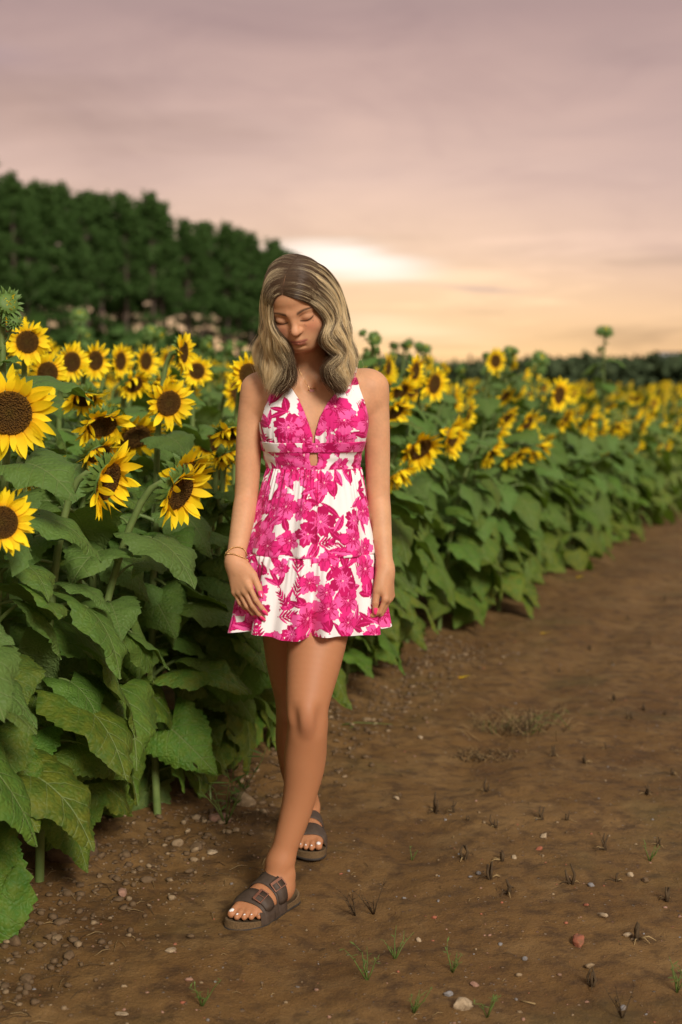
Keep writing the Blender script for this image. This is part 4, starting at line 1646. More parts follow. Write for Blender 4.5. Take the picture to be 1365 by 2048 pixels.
def foot(ops, heel, toe, side, ankle):
    """side: +1 when the big toe lies to the left of the walking direction as seen from above with toes ahead"""
    f = nrm((toe[0] - heel[0], toe[1] - heel[1], 0))
    l = np.array((-f[1], f[0], 0)) * side
    z = np.array((0, 0, 1.0))
    P = lambda a, b, c: np.array((heel[0], heel[1], heel[2] + SOLE)) + f * a + l * b + z * c
    A3x = np.array((f, l, z))
    ops += [U(el(P(0.042, 0.0, 0.028), (0.036, 0.029, 0.032), A3x), 0.001)]
    ops += [U(rc(P(0.05, 0, 0.05), ankle, 0.030, 0.0315), 0.03)]
    ops += [U(rc(P(0.066, 0.004, 0.050), P(0.150, 0.012, 0.026), 0.031, 0.022), 0.03)]
    ops += [U(rc(P(0.07, -0.012, 0.030), P(0.165, -0.022, 0.017), 0.026, 0.017), 0.03)]
    ops += [U(rc(P(0.10, 0.016, 0.032), P(0.178, 0.026, 0.018), 0.024, 0.0185), 0.03)]
    ops += [U(el(P(0.170, 0.004, 0.017), (0.030, 0.041, 0.017), A3x), 0.02)]
    ops += [U(el(P(0.053, 0.030, 0.075), (0.013, 0.008, 0.013), A3x), 0.018), U(el(P(0.047, -0.030, 0.068), (0.013, 0.008, 0.013), A3x), 0.018)]
    toes = [(0.176, 0.030, 0.225, 0.026, 0.0122, 0.0108), (0.186, 0.012, 0.229, 0.006, 0.0088, 0.0078), (0.184, -0.003, 0.220, -0.010, 0.0084, 0.0074),
            (0.178, -0.017, 0.209, -0.024, 0.0080, 0.0070), (0.168, -0.030, 0.194, -0.037, 0.0076, 0.0066)]
    tn = []
    for i, (a, b, c, d, r0, r1) in enumerate(toes):
        m = P((a * 0.45 + c * 0.55), (b * 0.45 + d * 0.55), r1 + 0.006)
        ops += [U(rc(P(a, b, 0.016), m, r0, r0 * 0.92), 0.010), U(rc(m, P(c, d, r1 + 0.001), r0 * 0.95, r1), 0.004)]
        tn.append((P(c - 0.002, d, r1 + 0.001), r1, nrm(f + l * 0.05), 0.011 if i == 0 else 0.0068 - 0.0005 * i, i))
    return P, f, l, tn


def on_ground(px, py):
    p0, p1 = at(px, py, 3.0), at(px, py, 5.0)
    return p0 + (p1 - p0) * (p0[2] / (p0[2] - p1[2]))


TOEF = on_ground(462, 1862)
HEELF = TOEF + nrm((0.150, 0.226, 0)) * 0.262
TOER = on_ground(621, 1728)
HEELR = TOER + nrm((-0.022, 0.26, 0)) * 0.262
for q in (HEELF, TOEF, HEELR, TOER):
    q[2] = float(ground_z(q[0], q[1])) + 0.002
leg_f, leg_b = [], []
ANKF = HEELF + nrm(TOEF - HEELF) * 0.052 + np.array((0, 0, 0.118))
KF = at(616, 1428, 3.575)
C1 = at(610, 1510, 3.60)
leg_f += [U(limb([at(664, 1080, 3.755), at(634, 1285, 3.66), KF + np.array((0, 0.004, 0.03)), KF + np.array((0, 0.004, -0.03)), C1, at(597, 1605, 3.615), ANKF],
                 [0.094, 0.0765, 0.0560, 0.0520, 0.0520, 0.0425, 0.0305]), 0.001),
          U(el(KF + np.array((-0.002, -0.036, 0.002)), (0.026, 0.019, 0.034)), 0.035),
          U(el(C1 + np.array((0.004, 0.020, 0.0)), (0.042, 0.036, 0.085)), 0.03)]
leg_f += [SUBT(el(KF + np.array((-0.036, -0.052, -0.006)), (0.007, 0.008, 0.022)), 0.030), SUBT(el(KF + np.array((0.034, -0.050, -0.006)), (0.007, 0.008, 0.022)), 0.030)]
PF, fF, lF, TNF = foot(leg_f, HEELF, TOEF, -1, ANKF)
ANKB = HEELR + nrm(TOER - HEELR) * 0.052 + np.array((0, 0, 0.118))
KB = at(590, 1415, 3.86)
C2 = at(589, 1490, 3.93)
leg_b += [U(limb([at(578, 1080, 3.775), at(583, 1290, 3.83), KB + np.array((0, 0.004, 0.03)), KB + np.array((0, 0.004, -0.03)), C2, at(598, 1560, 4.02), ANKB],
                 [0.092, 0.0750, 0.0560, 0.0520, 0.0515, 0.0430, 0.0305]), 0.001),
          U(el(KB + np.array((0, -0.036, 0.002)), (0.026, 0.019, 0.034)), 0.035)]
PB, fB, lB, TNB = foot(leg_b, HEELR, TOER, 1, ANKB)

# --- sample and skin it
xs = axis((-0.345, 0.165, 0.0022))
ys = axis((3.33, 3.44, 0.0022), (3.44, 3.72, 0.0020), (3.72, 3.88, 0.003), (3.88, 4.33, 0.0034))
zs = axis((0.015, 0.15, 0.0020), (0.15, 0.68, 0.0042), (0.68, 0.93, 0.0018), (0.93, 1.10, 0.004), (1.10, 1.36, 0.0024), (1.36, 1.71, 0.0018))
BODY = grid_eval(core, xs, ys, zs)


def join(F, ops, kz):
    lo, hi = ops_bbox(ops)
    i0, i1 = np.searchsorted(xs, (lo[0], hi[0]))
    j0, j1 = np.searchsorted(ys, (lo[1], hi[1]))
    k0, k1 = np.searchsorted(zs, (lo[2], hi[2]))
    S = grid_eval(ops, xs[i0:i1], ys[j0:j1], zs[k0:k1])
    kk = kz(zs[k0:k1])[None, None, :].astype(np.float32)
    F[i0:i1, j0:j1, k0:k1] = smin(F[i0:i1, j0:j1, k0:k1], S, kk)


def poly2d(px_list, Y):
    return np.array([at(a, b_, Y)[[0, 2]] for a, b_ in px_list])


def poly_sdf(P, X, Z):
    d = np.full(X.shape, 1e9)
    s = np.ones(X.shape)
    n = len(P)
    for i in range(n):
        a, b_ = P[i], P[i - 1]
        e = b_ - a
        wx, wz = X - a[0], Z - a[1]
        t = np.clip((wx * e[0] + wz * e[1]) / (e @ e), 0, 1)
        d = np.minimum(d, (wx - e[0] * t) ** 2 + (wz - e[1] * t) ** 2)
        c1, c2, c3 = Z >= a[1], Z < b_[1], e[0] * wz > e[1] * wx
        s = np.where((c1 & c2 & c3) | (~c1 & ~c2 & ~c3), -s, s)
    return s * np.sqrt(d)


CUP_L = poly2d([(572, 768), (584, 778), (597, 797), (609, 823), (619, 850), (626, 872), (625, 890), (590, 893), (545, 893), (510, 895), (508, 850), (520, 845), (528, 815), (538, 790), (552, 772)], 3.64)
CUP_R = poly2d([(708, 755), (690, 768), (672, 786), (655, 806), (641, 832), (633, 858), (630, 876), (631, 890), (665, 893), (715, 893), (756, 893), (756, 850), (740, 842), (733, 812), (722, 780), (715, 755)], 3.64)
BAND = poly2d([(490, 884), (560, 886), (628, 886), (690, 885), (780, 882), (780, 905), (690, 906), (628, 906), (560, 906), (490, 905)], 3.64)
WAIST = poly2d([(490, 900), (560, 901), (628, 901), (690, 901), (780, 900), (780, 944), (690, 949), (628, 949), (560, 949), (490, 945)], 3.64)
KEY = poly2d([(620, 904), (635, 904), (637, 918), (634, 932), (622, 932), (619, 918)], 3.64)
XB, ZB = np.meshgrid(xs, zs, indexing='ij')
under = np.minimum(np.minimum(poly_sdf(CUP_L, XB, ZB), poly_sdf(CUP_R, XB, ZB)), np.minimum(poly_sdf(BAND, XB, ZB), np.maximum(poly_sdf(WAIST, XB, ZB), -poly_sdf(KEY, XB, ZB))))
BODY += (0.0055 * sstep(-0.001, -0.006, under))[:, None, :].astype(np.float32)
SHZ = A0[2]
karm = lambda z: 0.0008 + 0.045 * sstep(SHZ - 0.10, SHZ - 0.02, z)
kleg = lambda z: 0.0008 + 0.05 * sstep(0.82, 0.92, z)
join(BODY, leg_b, kleg)
join(BODY, leg_f, kleg)
join(BODY, arm_l, karm)
join(BODY, arm_r, karm)

bV, bF = surface_nets(BODY, xs, ys, zs)
bV = relax(bV, bF, 2, 0.45)

# skin colour: tan, a little redder on knees, cheeks, knuckles; brows, lips, lashes, parting
L3 = (bV - HO) @ HR            # head-frame coordinates
lx, ly, lz = L3.T
skin = np.tile(np.array((0.570, 0.295, 0.157)), (len(bV), 1))
nz1 = vnoise(bV[:, 0] * 40 + bV[:, 1] * 31, bV[:, 2] * 40, 21)
nz2 = vnoise(bV[:, 0] * 210 + bV[:, 1] * 170, bV[:, 2] * 210, 22)
skin *= (0.93 + 0.12 * nz1 + 0.09 * (nz2 - 0.5))[:, None]
skin[:, 1:] *= (0.95 + 0.10 * vnoise(bV[:, 0] * 24 + 9, bV[:, 2] * 17 + bV[:, 1] * 9, 23))[:, None]


def tint(mask, colr):
    global skin
    m = np.clip(mask, 0, 1)[:, None]
    skin = skin * (1 - m) + np.array(colr) * m


def ball(c, r):
    return np.exp(-(((bV - np.asarray(c)) / np.asarray(r)) ** 2).sum(1))


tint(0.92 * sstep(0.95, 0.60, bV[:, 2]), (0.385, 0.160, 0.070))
tint(0.28 * ball(KF + (0, -0.05, -0.012), (0.035, 0.04, 0.04)), (0.36, 0.145, 0.085))
tint(0.25 * ball(KB + (0, -0.05, 0), (0.035, 0.04, 0.04)), (0.36, 0.145, 0.085))
inhead = (np.abs(lx) < 0.09) & (ly < 0.14) & (lz > -0.13)
fr = inhead & (ly < -0.02)
for s in (-1, 1):
    tint(0.42 * fr * np.exp(-((lx - s * 0.040) / 0.020) ** 2 - ((lz + 0.030) / 0.020) ** 2), (0.58, 0.195, 0.125))
tint(0.25 * fr * np.exp(-(lx / 0.012) ** 2 - ((lz + 0.030) / 0.012) ** 2), (0.56, 0.22, 0.14))
for s in (-1, 1):
    ex = (lx - s * 0.032) * s
    # lids in brownish eye make-up, lash line low over the downcast eye
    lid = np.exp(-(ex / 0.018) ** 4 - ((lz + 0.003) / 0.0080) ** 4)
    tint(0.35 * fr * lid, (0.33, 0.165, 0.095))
    zl = -0.0125 + 0.0042 * (ex / 0.016) ** 2 + 0.0016 * ex / 0.016
    la = np.exp(-((lz - zl) / 0.0023) ** 2) * sstep(0.0195, 0.0145, np.abs(ex))
    tint(0.92 * fr * (la > 0.02) * la, (0.018, 0.010, 0.007))
    crease = np.exp(-((lz - 0.0060 + 0.004 * (ex / 0.018) ** 2) / 0.0016) ** 2) * sstep(0.020, 0.014, np.abs(ex))
    tint(0.38 * fr * crease, (0.20, 0.09, 0.05))
    bx_ = (lx * s - 0.012) / 0.040
    zb = 0.0130 + 0.0075 * np.sin(np.clip(bx_, 0, 1) * 2.3) - 0.003 * np.clip(bx_, 0, 1)
    th = 0.0046 * (1 - 0.60 * np.clip(bx_, 0, 1))
    br = np.exp(-np.abs((lz - zb) / th) ** 2.5) * sstep(-0.05, 0.10, bx_) * sstep(1.08, 0.9, bx_)
    tint(np.clip(1.0 * fr * br * (0.75 + 0.5 * nz2), 0, 0.9), (0.070, 0.040, 0.024))
lipu = np.exp(-((lz + 0.0605 + 0.10 * np.abs(np.abs(lx) - 0.004)) / 0.0033) ** 4) * sstep(0.0255, 0.020, np.abs(lx))
lipl = np.exp(-((lz + 0.0680) / 0.0043) ** 4) * sstep(0.0205, 0.013, np.abs(lx))
tint(0.85 * fr * np.maximum(lipu, lipl), (0.37, 0.118, 0.088))
tint(0.75 * fr * np.exp(-((lz + 0.0640) / 0.0012) ** 2) * sstep(0.022, 0.017, np.abs(lx)), (0.11, 0.030, 0.025))
for s in (-1, 1):
    tint(0.8 * fr * np.exp(-((lx - s * 0.0065) / 0.0035) ** 2 - ((lz + 0.0405) / 0.0020) ** 2) * (ly < -0.086), (0.10, 0.035, 0.025))
scalp = inhead * np.clip(sstep(0.058, 0.075, lz + 0.25 * np.maximum(0, ly + 0.06) + 0.9 * np.maximum(0, np.abs(lx) - 0.035)), 0, 1)
scalp = np.maximum(scalp, inhead * sstep(0.03, 0.05, ly) * sstep(-0.09, -0.06, lz))
tint(0.93 * scalp * sstep(0.0012, 0.003, np.abs(lx + 0.002)), (0.060, 0.036, 0.022))
tint(0.45 * scalp * sstep(0.003, 0.0012, np.abs(lx + 0.002)), (0.25, 0.14, 0.09))
# a few small moles
for p in ((0.046, -0.018), (0.026, -0.026), (0.024, -0.022)):
    tint(0.8 * fr * np.exp(-((lx - p[0]) ** 2 + (lz - p[1]) ** 2) / 0.0013 ** 2), (0.14, 0.06, 0.04))


def skin_material():
    m, t, b = material('tan_skin')
    a = nd(t, 'ShaderNodeAttribute', attribute_name='skin')
    t.links.new(a.outputs['Color'], b.inputs['Base Color'])
    b.inputs['Roughness'].default_value = 0.56
    b.inputs['Specular IOR Level'].default_value = 0.30
    b.inputs['Subsurface Weight'].default_value = 0.12
    b.inputs['Subsurface Radius'].default_value = (1.0, 0.35, 0.18)
    b.inputs['Subsurface Scale'].default_value = 0.006
    tc = nd(t, 'ShaderNodeTexCoord').outputs['Object']
    t.links.new(bump_n(t, noise_n(t, tc, 480, 3, 0.6), 0.22, 0.0012), b.inputs['Normal'])
    return m


M_SKIN = skin_material()
GB = np.array((-0.13, 3.80, 0.0))
girl = obj('person', None)
girl.location = GB
tag(girl, 'young woman with wavy blonde hair in a pink floral dress, looking down as she walks', 'person')
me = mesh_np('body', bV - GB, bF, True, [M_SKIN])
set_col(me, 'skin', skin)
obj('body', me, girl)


def gpart(name, me, parent=None):
    """child of the girl whose vertices are given in world coordinates"""
    o = obj(name, me, parent or girl)
    if parent is None:
        o.location = -GB
    return o


# nails
M_PINK = simple_mat('pink_nail_polish', (0.80, 0.045, 0.17), None, 10, 0.18, 0, 0.6)
M_WHITE = simple_mat('white_nail_polish', (0.80, 0.76, 0.74), None, 10, 0.2, 0, 0.6)


def nail_mesh(p, d, back, L, w, mat, tipw=0.35):
    s = np.cross(d, back)
    mb = MB()
    V, F = [], []
    us, vs = np.linspace(0, 1, 7), np.linspace(-1, 1, 5)
    for u in us:
        ww = w * 0.5 * (0.75 + 0.25 * math.sin(min(1, u * 2) * math.pi / 2)) * (1 if u < 0.55 else 1 - (1 - tipw) * ((u - 0.55) / 0.45) ** 1.4)
        for v in vs:
            V.append(p + d * (u - 0.45) * L + s * v * ww + back * (0.0024 - 0.0024 * v * v - 0.0035 * (u - 0.4) ** 2))
    V += [q - back * 0.0011 for q in V]
    n = len(us) * len(vs)
    for i in range(6):
        for j in range(4):
            a = i * 5 + j
            F += [(a, a + 1, a + 6, a + 5), (n + a, n + a + 5, n + a + 6, n + a + 1)]
    ring = [0, 1, 2, 3, 4] + [9, 14, 19, 24, 29, 34] + [33, 32, 31, 30] + [25, 20, 15, 10, 5]
    for a, b_ in zip(ring, ring[1:] + ring[:1]):
        F.append((b_, a, n + a, n + b_))
    mb.add(V, F)
    return mb.mesh('nail', [mat])


for (p, d, back, L, w) in NAILS:
    gpart('fingernail', nail_mesh(p, d, back, L, w, M_PINK))
for tn in (TNF, TNB):
    for (p, r1, d, w, i) in tn:
        back = nrm(np.array((0, 0, 1.0)) + d * 0.35)
        dd = nrm(d - np.array((0, 0, 0.35)))
        gpart('toenail', nail_mesh(p + back * (r1 - 0.0010) - dd * 0.0015, dd, back, w * 1.15, w * 1.15, M_WHITE, 0.8))


# ------------------------------------------------------------------ sandals
M_STRAP = simple_mat('brown_oiled_leather', (0.048, 0.031, 0.021), (0.072, 0.048, 0.033), 55, 0.62, 0.25, 0.3)
M_CORK = simple_mat('cork_footbed', (0.065, 0.038, 0.016), (0.150, 0.090, 0.040), 330, 0.85, 0.5, 0.2)
M_SUEDE = simple_mat('suede_lining', (0.12, 0.078, 0.040), (0.17, 0.115, 0.062), 60, 0.9, 0.2, 0.15)
M_OUT = simple_mat('dark_outsole', (0.022, 0.016, 0.012), (0.04, 0.03, 0.022), 50, 0.8, 0.2)
M_BUCKLE = simple_mat('copper_buckle', (0.42, 0.20, 0.13), (0.55, 0.29, 0.20), 30, 0.32, 0, 0.5, 0.9)


def sole_outline(n=48):
    """(a forward, b towards the big toe) outline of the footbed"""
    k = [(-0.012, 0.0), (-0.004, 0.026), (0.03, 0.036), (0.08, 0.034), (0.13, 0.038), (0.175, 0.049), (0.215, 0.049), (0.245, 0.036), (0.256, 0.012),
         (0.248, -0.014), (0.225, -0.036), (0.19, -0.050), (0.15, -0.050), (0.10, -0.042), (0.05, -0.037), (0.01, -0.034), (-0.006, -0.020)]
    k = np.array(k)
    m = len(k)
    t = np.linspace(0, m, n, endpoint=False)
    out = []
    for q in t:
        i = int(q)
        f = q - i
        p0, p1, p2, p3 = k[(i - 1) % m], k[i % m], k[(i + 1) % m], k[(i + 2) % m]
        out.append(0.5 * ((2 * p1) + (-p0 + p2) * f + (2 * p0 - 5 * p1 + 4 * p2 - p3) * f * f + (-p0 + 3 * p1 - 3 * p2 + p3) * f ** 3))
    return np.array(out)


def sandal(P, f, l, footops, lateral_buckles):
    o2 = sole_outline()
    n = len(o2)
    cen = np.array((0.12, 0.0))

    def ring(scale, z):
        return [P(*(cen + (q - cen) * scale), z(q[0]) - SOLE) for q in o2]
    flat = lambda c: (lambda a: c)
    top = lambda a: 0.0200 + 0.014 * max(0, (0.03 - a) / 0.04) + 0.005 * max(0, (a - 0.21) / 0.04)
    rings = [ring(0.94, flat(0.0)), ring(1.0, flat(0.002)), ring(1.0, flat(0.007)), ring(0.985, flat(0.0075)),
             ring(0.985, lambda a: top(a) - 0.003), ring(0.965, top), ring(0.925, top), ring(0.90, lambda a: 0.0190), ring(0.45, flat(0.0180))]
    mats = [3, 3, 3, 1, 1, 2, 2, 2]
    mb = MB()
    V = np.concatenate(rings)
    for i, mi in enumerate(mats):
        F = [(i * n + k, i * n + (k + 1) % n, (i + 1) * n + (k + 1) % n, (i + 1) * n + k) for k in range(n)]
        mb.add(V, F, mi) if i == 0 else (mb.f.append(F), mb.m.extend([mi] * len(F)))
    mb.f.append([tuple((len(rings) - 1) * n + k for k in range(n)), tuple(range(n))[::-1]])
    mb.m += [2, 3]
    me = mb.mesh('sandal', [M_STRAP, M_CORK, M_SUEDE, M_OUT])
    sd_ = gpart('sandal', me)

    def section(a, slope, w, e, count=27):
        """points over the foot in the cross section at a (forward), from the big-toe side to the outer side"""
        out = []
        for ph in np.linspace(-0.02, math.pi + 0.02, count):
            c = P(a, 0.0, 0.004)
            d = l * math.cos(ph) * 1.0 + np.array((0, 0, 1)) * math.sin(ph) + f * slope * math.cos(ph)
            ts = np.linspace(0.010, 0.085, 76)
            pts = c + ts[:, None] * d
            s = pts_eval(footops, pts[:, 0], pts[:, 1], pts[:, 2])
            outside = np.nonzero(s > 0)[0]
            tt = ts[outside[0]] if len(outside) else 0.06
            # the strap spans hollows and dives to the sole edge
            out.append((ph, tt))
        ph, tt = np.array(out).T
        for _ in range(14):
            tt = np.maximum(tt, 0.5 * tt + 0.25 * (np.r_[tt[:1], tt[:-1]] + np.r_[tt[1:], tt[-1:]]))
        for _ in range(3):
            tt = np.r_[tt[:1], 0.25 * tt[:-2] + 0.5 * tt[1:-1] + 0.25 * tt[2:], tt[-1:]]
        tt = tt + 0.0012
        tt[0] = max(tt[0], w)
        tt[-1] = max(tt[-1], w)
        tt[1] = max(tt[1], w * 0.98)
        tt[-2] = max(tt[-2], w * 0.98)
        return [P(a, 0, 0.004) + (t_ + e) * (l * math.cos(p) + np.array((0, 0, 1)) * math.sin(p) + f * slope * math.cos(p)) for p, t_ in zip(ph, tt)]

    def strap(a0, a1, slope, w):
        mb = MB()
        sec = [np.array(section(a0 + (a1 - a0) * q, slope, w, e)) for q, e in ((0, 0.0010), (0.03, 0.0034), (0.35, 0.0036), (0.65, 0.0036), (0.97, 0.0034), (1, 0.0010))]
        sec = [np.vstack([s[:1] - np.array((0, 0, 0.015)), s, s[-1:] - np.array((0, 0, 0.015))]) for s in sec]
        m = len(sec[0])
        V = np.concatenate(sec)
        F = [(i * m + k, i * m + k + 1, (i + 1) * m + k + 1, (i + 1) * m + k) for i in range(5) for k in range(m - 1)]
        mb.add(V, F, 0)
        inner = [np.array(section(a0 + (a1 - a0) * q, slope, w, 0.0006)) for q in (0.0, 1.0)]
        return mb.mesh('strap', [M_STRAP]), sec

    for (a0, a1, slope, w) in ((0.086, 0.126, 0.10, 0.042), (0.148, 0.192, 0.16, 0.048)):
        me, sec = strap(a0, a1, slope, w)
        obj('strap', me, sd_)
        # upper tongue with buckle on the outer side
        m = len(sec[0])
        if lateral_buckles:
            k0, k1 = int(m * 0.56), int(m * 0.88)
            mb = MB()
            inn, outr = sec[2], sec[3]
            V = []
            ks = list(range(k0, k1 + 1))
            for k in ks:
                q = (k - k0) / (k1 - k0)
                wd = 0.42 if q < 0.86 else 0.42 * (1 - ((q - 0.86) / 0.14) ** 2 * 0.7)
                c = (inn[k] + outr[k]) / 2
                e = (sec[4][k] - sec[1][k])
                nn = nrm(np.cross(e, sec[2][min(k + 1, m - 1)] - sec[2][k - 1]))
                if np.dot(nn, c - P(0.12, 0, -0.01)) < 0:
                    nn = -nn
                V += [c - e * wd + nn * 0.0006, c - e * wd + nn * 0.0042, c + e * wd + nn * 0.0042, c + e * wd + nn * 0.0006]
            F = [(4 * i + j, 4 * i + j + 1, 4 * i + 5 + j, 4 * i + 4 + j) for i in range(len(ks) - 1) for j in range(3)]
            F += [(0, 3, 2, 1), (4 * (len(ks) - 1), 4 * (len(ks) - 1) + 1, 4 * (len(ks) - 1) + 2, 4 * (len(ks) - 1) + 3)]
            mb.add(V, F, 0)
            obj('strap_end', mb.mesh('strap_end', [M_STRAP]), sd_)
            kb = int(m * 0.64)
            c = (inn[kb] + outr[kb]) / 2
            e = nrm(sec[4][kb] - sec[1][kb])
            tdir = nrm(sec[2][kb + 1] - sec[2][kb - 1])
            nn = nrm(np.cross(e, tdir))
            if np.dot(nn, c - P(0.12, 0, -0.01)) < 0:
                nn = -nn
            e = np.cross(tdir, nn)
            c = c + nn * 0.0062
            hw, hh = 0.0185, 0.0105
            mb = MB()
            Q = [c + e * hw * sx + tdir * hh * sy for sx, sy in ((-1, -1), (1, -1), (1, 1), (-1, 1))]
            for a, b_ in zip(Q, Q[1:] + Q[:1]):
                mb.tube([a - nrm(b_ - a) * 0.001, b_ + nrm(b_ - a) * 0.001], 0.0016, 6, 0)
            mb.tube([c - tdir * hh, c + tdir * hh * 0.9 + nn * 0.001], 0.0009, 5, 0)
            bar = np.array((e, tdir, nn)).T
            mb.box(c - tdir * hh, (hw, 0.0030, 0.0010), bar, 0)
            obj('buckle', mb.mesh('buckle', [M_BUCKLE], False), sd_)
            mb = MB()
            for q in (-0.3, 0.25, 0.8):
                mb.lathe([(0.0009, 0)], 4) if False else mb.box(c + tdir * hh * q * 0.9 - nn * 0.0016, (0.0009, 0.0009, 0.0006), bar, 0)
            obj('strap_hole', mb.mesh('strap_hole', [M_OUT], False), sd_)
    # leather side wall under both straps on the outer side
    mb = MB()
    V = []
    aa = np.linspace(0.078, 0.198, 15)
    for a in aa:
        b_ = -np.interp(a, (0.05, 0.10, 0.15, 0.19, 0.225), (0.0375, 0.0425, 0.0500, 0.0500, 0.036)) - 0.0015
        hgt = 0.012 + 0.010 * abs(math.cos((a - 0.078) / 0.12 * math.pi * 2 * 0.98)) ** 2
        for (db, z) in ((0.0, -0.012), (0.0008, -0.004), (0.002, hgt * 0.6), (0.005, hgt)):
            V.append(P(a, b_ + db * 1.0, z))
    F = [(i * 4 + j, i * 4 + j + 1, (i + 1) * 4 + j + 1, (i + 1) * 4 + j) for i in range(14) for j in range(3)]
    mb.add(V, F, 0)
    obj('side_wall', mb.mesh('side_wall', [M_STRAP]), sd_)
    return sd_


sf = sandal(PF, fF, lF, leg_f, True)
sb = sandal(PB, fB, lB, leg_b, True)


# ------------------------------------------------------------------ the dress
def print_field(seed, s0, s1, t0, t1):
    """motifs of the floral print laid out over a piece of cloth"""
    r = np.random.default_rng(seed)
    fr, fl = [], []
    step = 0.047
    s = s0
    row = 0
    while s < s1:
        t = t0 + (step * 0.5 if row % 2 else 0)
        while t < t1:
            c = (s + r.uniform(-0.014, 0.014), t + r.uniform(-0.014, 0.014))
            u = r.random()
            if u < 0.41:
                fl.append((c, r.uniform(0.024, 0.043), r.uniform(0, 6.28), int(r.random() < 0.24)))
                for _ in range(int(r.integers(0, 3))):
                    a = r.uniform(0, 6.28)
                    fr.append(('leaf', (c[0] + math.cos(a) * 0.03, c[1] + math.sin(a) * 0.03), a + r.normal(0, 0.3), r.uniform(0.035, 0.058), r.uniform(0.006, 0.011), int(r.random() < 0.5)))
            elif u < 0.58:
                fr.append(('frond', c, r.normal(1.57, 0.9), r.uniform(0.045, 0.065), 0, 0))
            else:
                a = r.normal(1.57, 0.8)
                nl_ = int(r.integers(1, 4))
                for q in range(nl_):
                    fr.append(('leaf', c, a + (q - (nl_ - 1) / 2) * r.uniform(0.5, 0.9), r.uniform(0.036, 0.068), r.uniform(0.005, 0.0105), int(r.random() < 0.45)))
            t += step
        s += step * 0.92
        row += 1
    return fr, fl


WHITE = np.array(srgb(245, 240, 238))
LPINK = np.array(srgb(243, 96, 168))
MPINK = np.array(srgb(226, 44, 128))
DPINK = np.array(srgb(178, 8, 84))


def print_colour(S, T, motifs):
    fr, fl = motifs
    C = np.tile(WHITE, (len(S), 1))
    order = np.argsort(S)
    Ss = S[order]

    def near(c, R):
        i0, i1 = np.searchsorted(Ss, (c[0] - R, c[0] + R))
        ix = order[i0:i1]
        return ix[np.abs(T[ix] - c[1]) < R]

    def lens(u, v, L, w):
        q = np.clip(u / L, 0, 1)
        return (u > 0) & (u < L) & (np.abs(v) < w * np.sin(math.pi * q ** 0.8) ** 0.85), q
    for kind, c, a, L, w, st in fr:
        ix = near(c, L + 0.02)
        if not len(ix):
            continue
        dx, dy = S[ix] - c[0], T[ix] - c[1]
        u = dx * math.cos(a) + dy * math.sin(a)
        v = -dx * math.sin(a) + dy * math.cos(a)
        if kind == 'leaf':
            v = v + 2.2 * u * (L - u)
            m, q = lens(u, v, L, w)
            C[ix[m]] = DPINK if not st else MPINK
            if st:
                m2, _ = lens(u, v - w * 0.35, L * 0.94, w * 0.42)
                C[ix[m2]] = LPINK
                m3 = m & (np.abs(np.mod(q * 5 + np.abs(v) / w * 0.8, 1) - 0.5) < 0.10) & (v < 0)
                C[ix[m3]] = DPINK
            m4 = (np.abs(v) < 0.0011) & (u > -L * 0.12) & (u < L * 0.9)
            C[ix[m4]] = MPINK if not st else DPINK
        else:
            m = (np.abs(v) < 0.0011) & (u > 0) & (u < L)
            C[ix[m]] = DPINK
            for i in range(5):
                b_ = L * (0.10 + 0.17 * i)
                for sg in (-1, 1):
                    e = sg * (0.75 - 0.05 * i)
                    uu = (u - b_) * math.cos(e) + v * math.sin(e)
                    vv = -(u - b_) * math.sin(e) + v * math.cos(e)
                    m, _ = lens(uu, vv + sg * 3 * uu * (0.03 - uu) * 1.2, 0.026 * (1.1 - 0.09 * i), 0.0028)
                    C[ix[m]] = DPINK if (i % 3) else MPINK
    for c, R, a, st in fl:
        ix = near(c, R * 1.15)
        if not len(ix):
            continue
        dx, dy = S[ix] - c[0], T[ix] - c[1]
        r_ = np.hypot(dx, dy)
        th = np.arctan2(dy, dx) + a
        lobe = np.abs(np.cos(2.5 * th))
        Rp = R * (0.60 + 0.40 * lobe ** 0.55) * (1 + 0.05 * np.sin(17 * th) + 0.04 * np.sin(9 * th + a))
        q = r_ / Rp
        m = q < 1
        base, dark = (LPINK, DPINK) if not st else (DPINK, LPINK)
        C[ix[m]] = base
        pid = np.floor(np.mod(th + math.pi / 5, 2 * math.pi) / (2 * math.pi / 5))
        alt = (np.mod(pid * 2 + int(a * 3), 5) < 2)
        C[ix[m & alt & (q > 0.35)]] = MPINK if not st else np.array(srgb(200, 20, 100))
        C[ix[m & (lobe < 0.16) & (r_ > 0.2 * R)]] = dark
        streak = m & (q < 0.42 + 0.38 * np.abs(np.cos(7.5 * th)) ** 3 * (0.6 + 0.4 * np.sin(11 * th + a))) & (np.abs(np.cos(12.5 * th)) > 0.45)
        C[ix[streak]] = dark if st else np.array(srgb(186, 12, 88))
        C[ix[m & (q > 0.95)]] = MPINK if not st else DPINK
        C[ix[r_ < 0.07 * R]] = np.array(srgb(250, 190, 200))
    return C


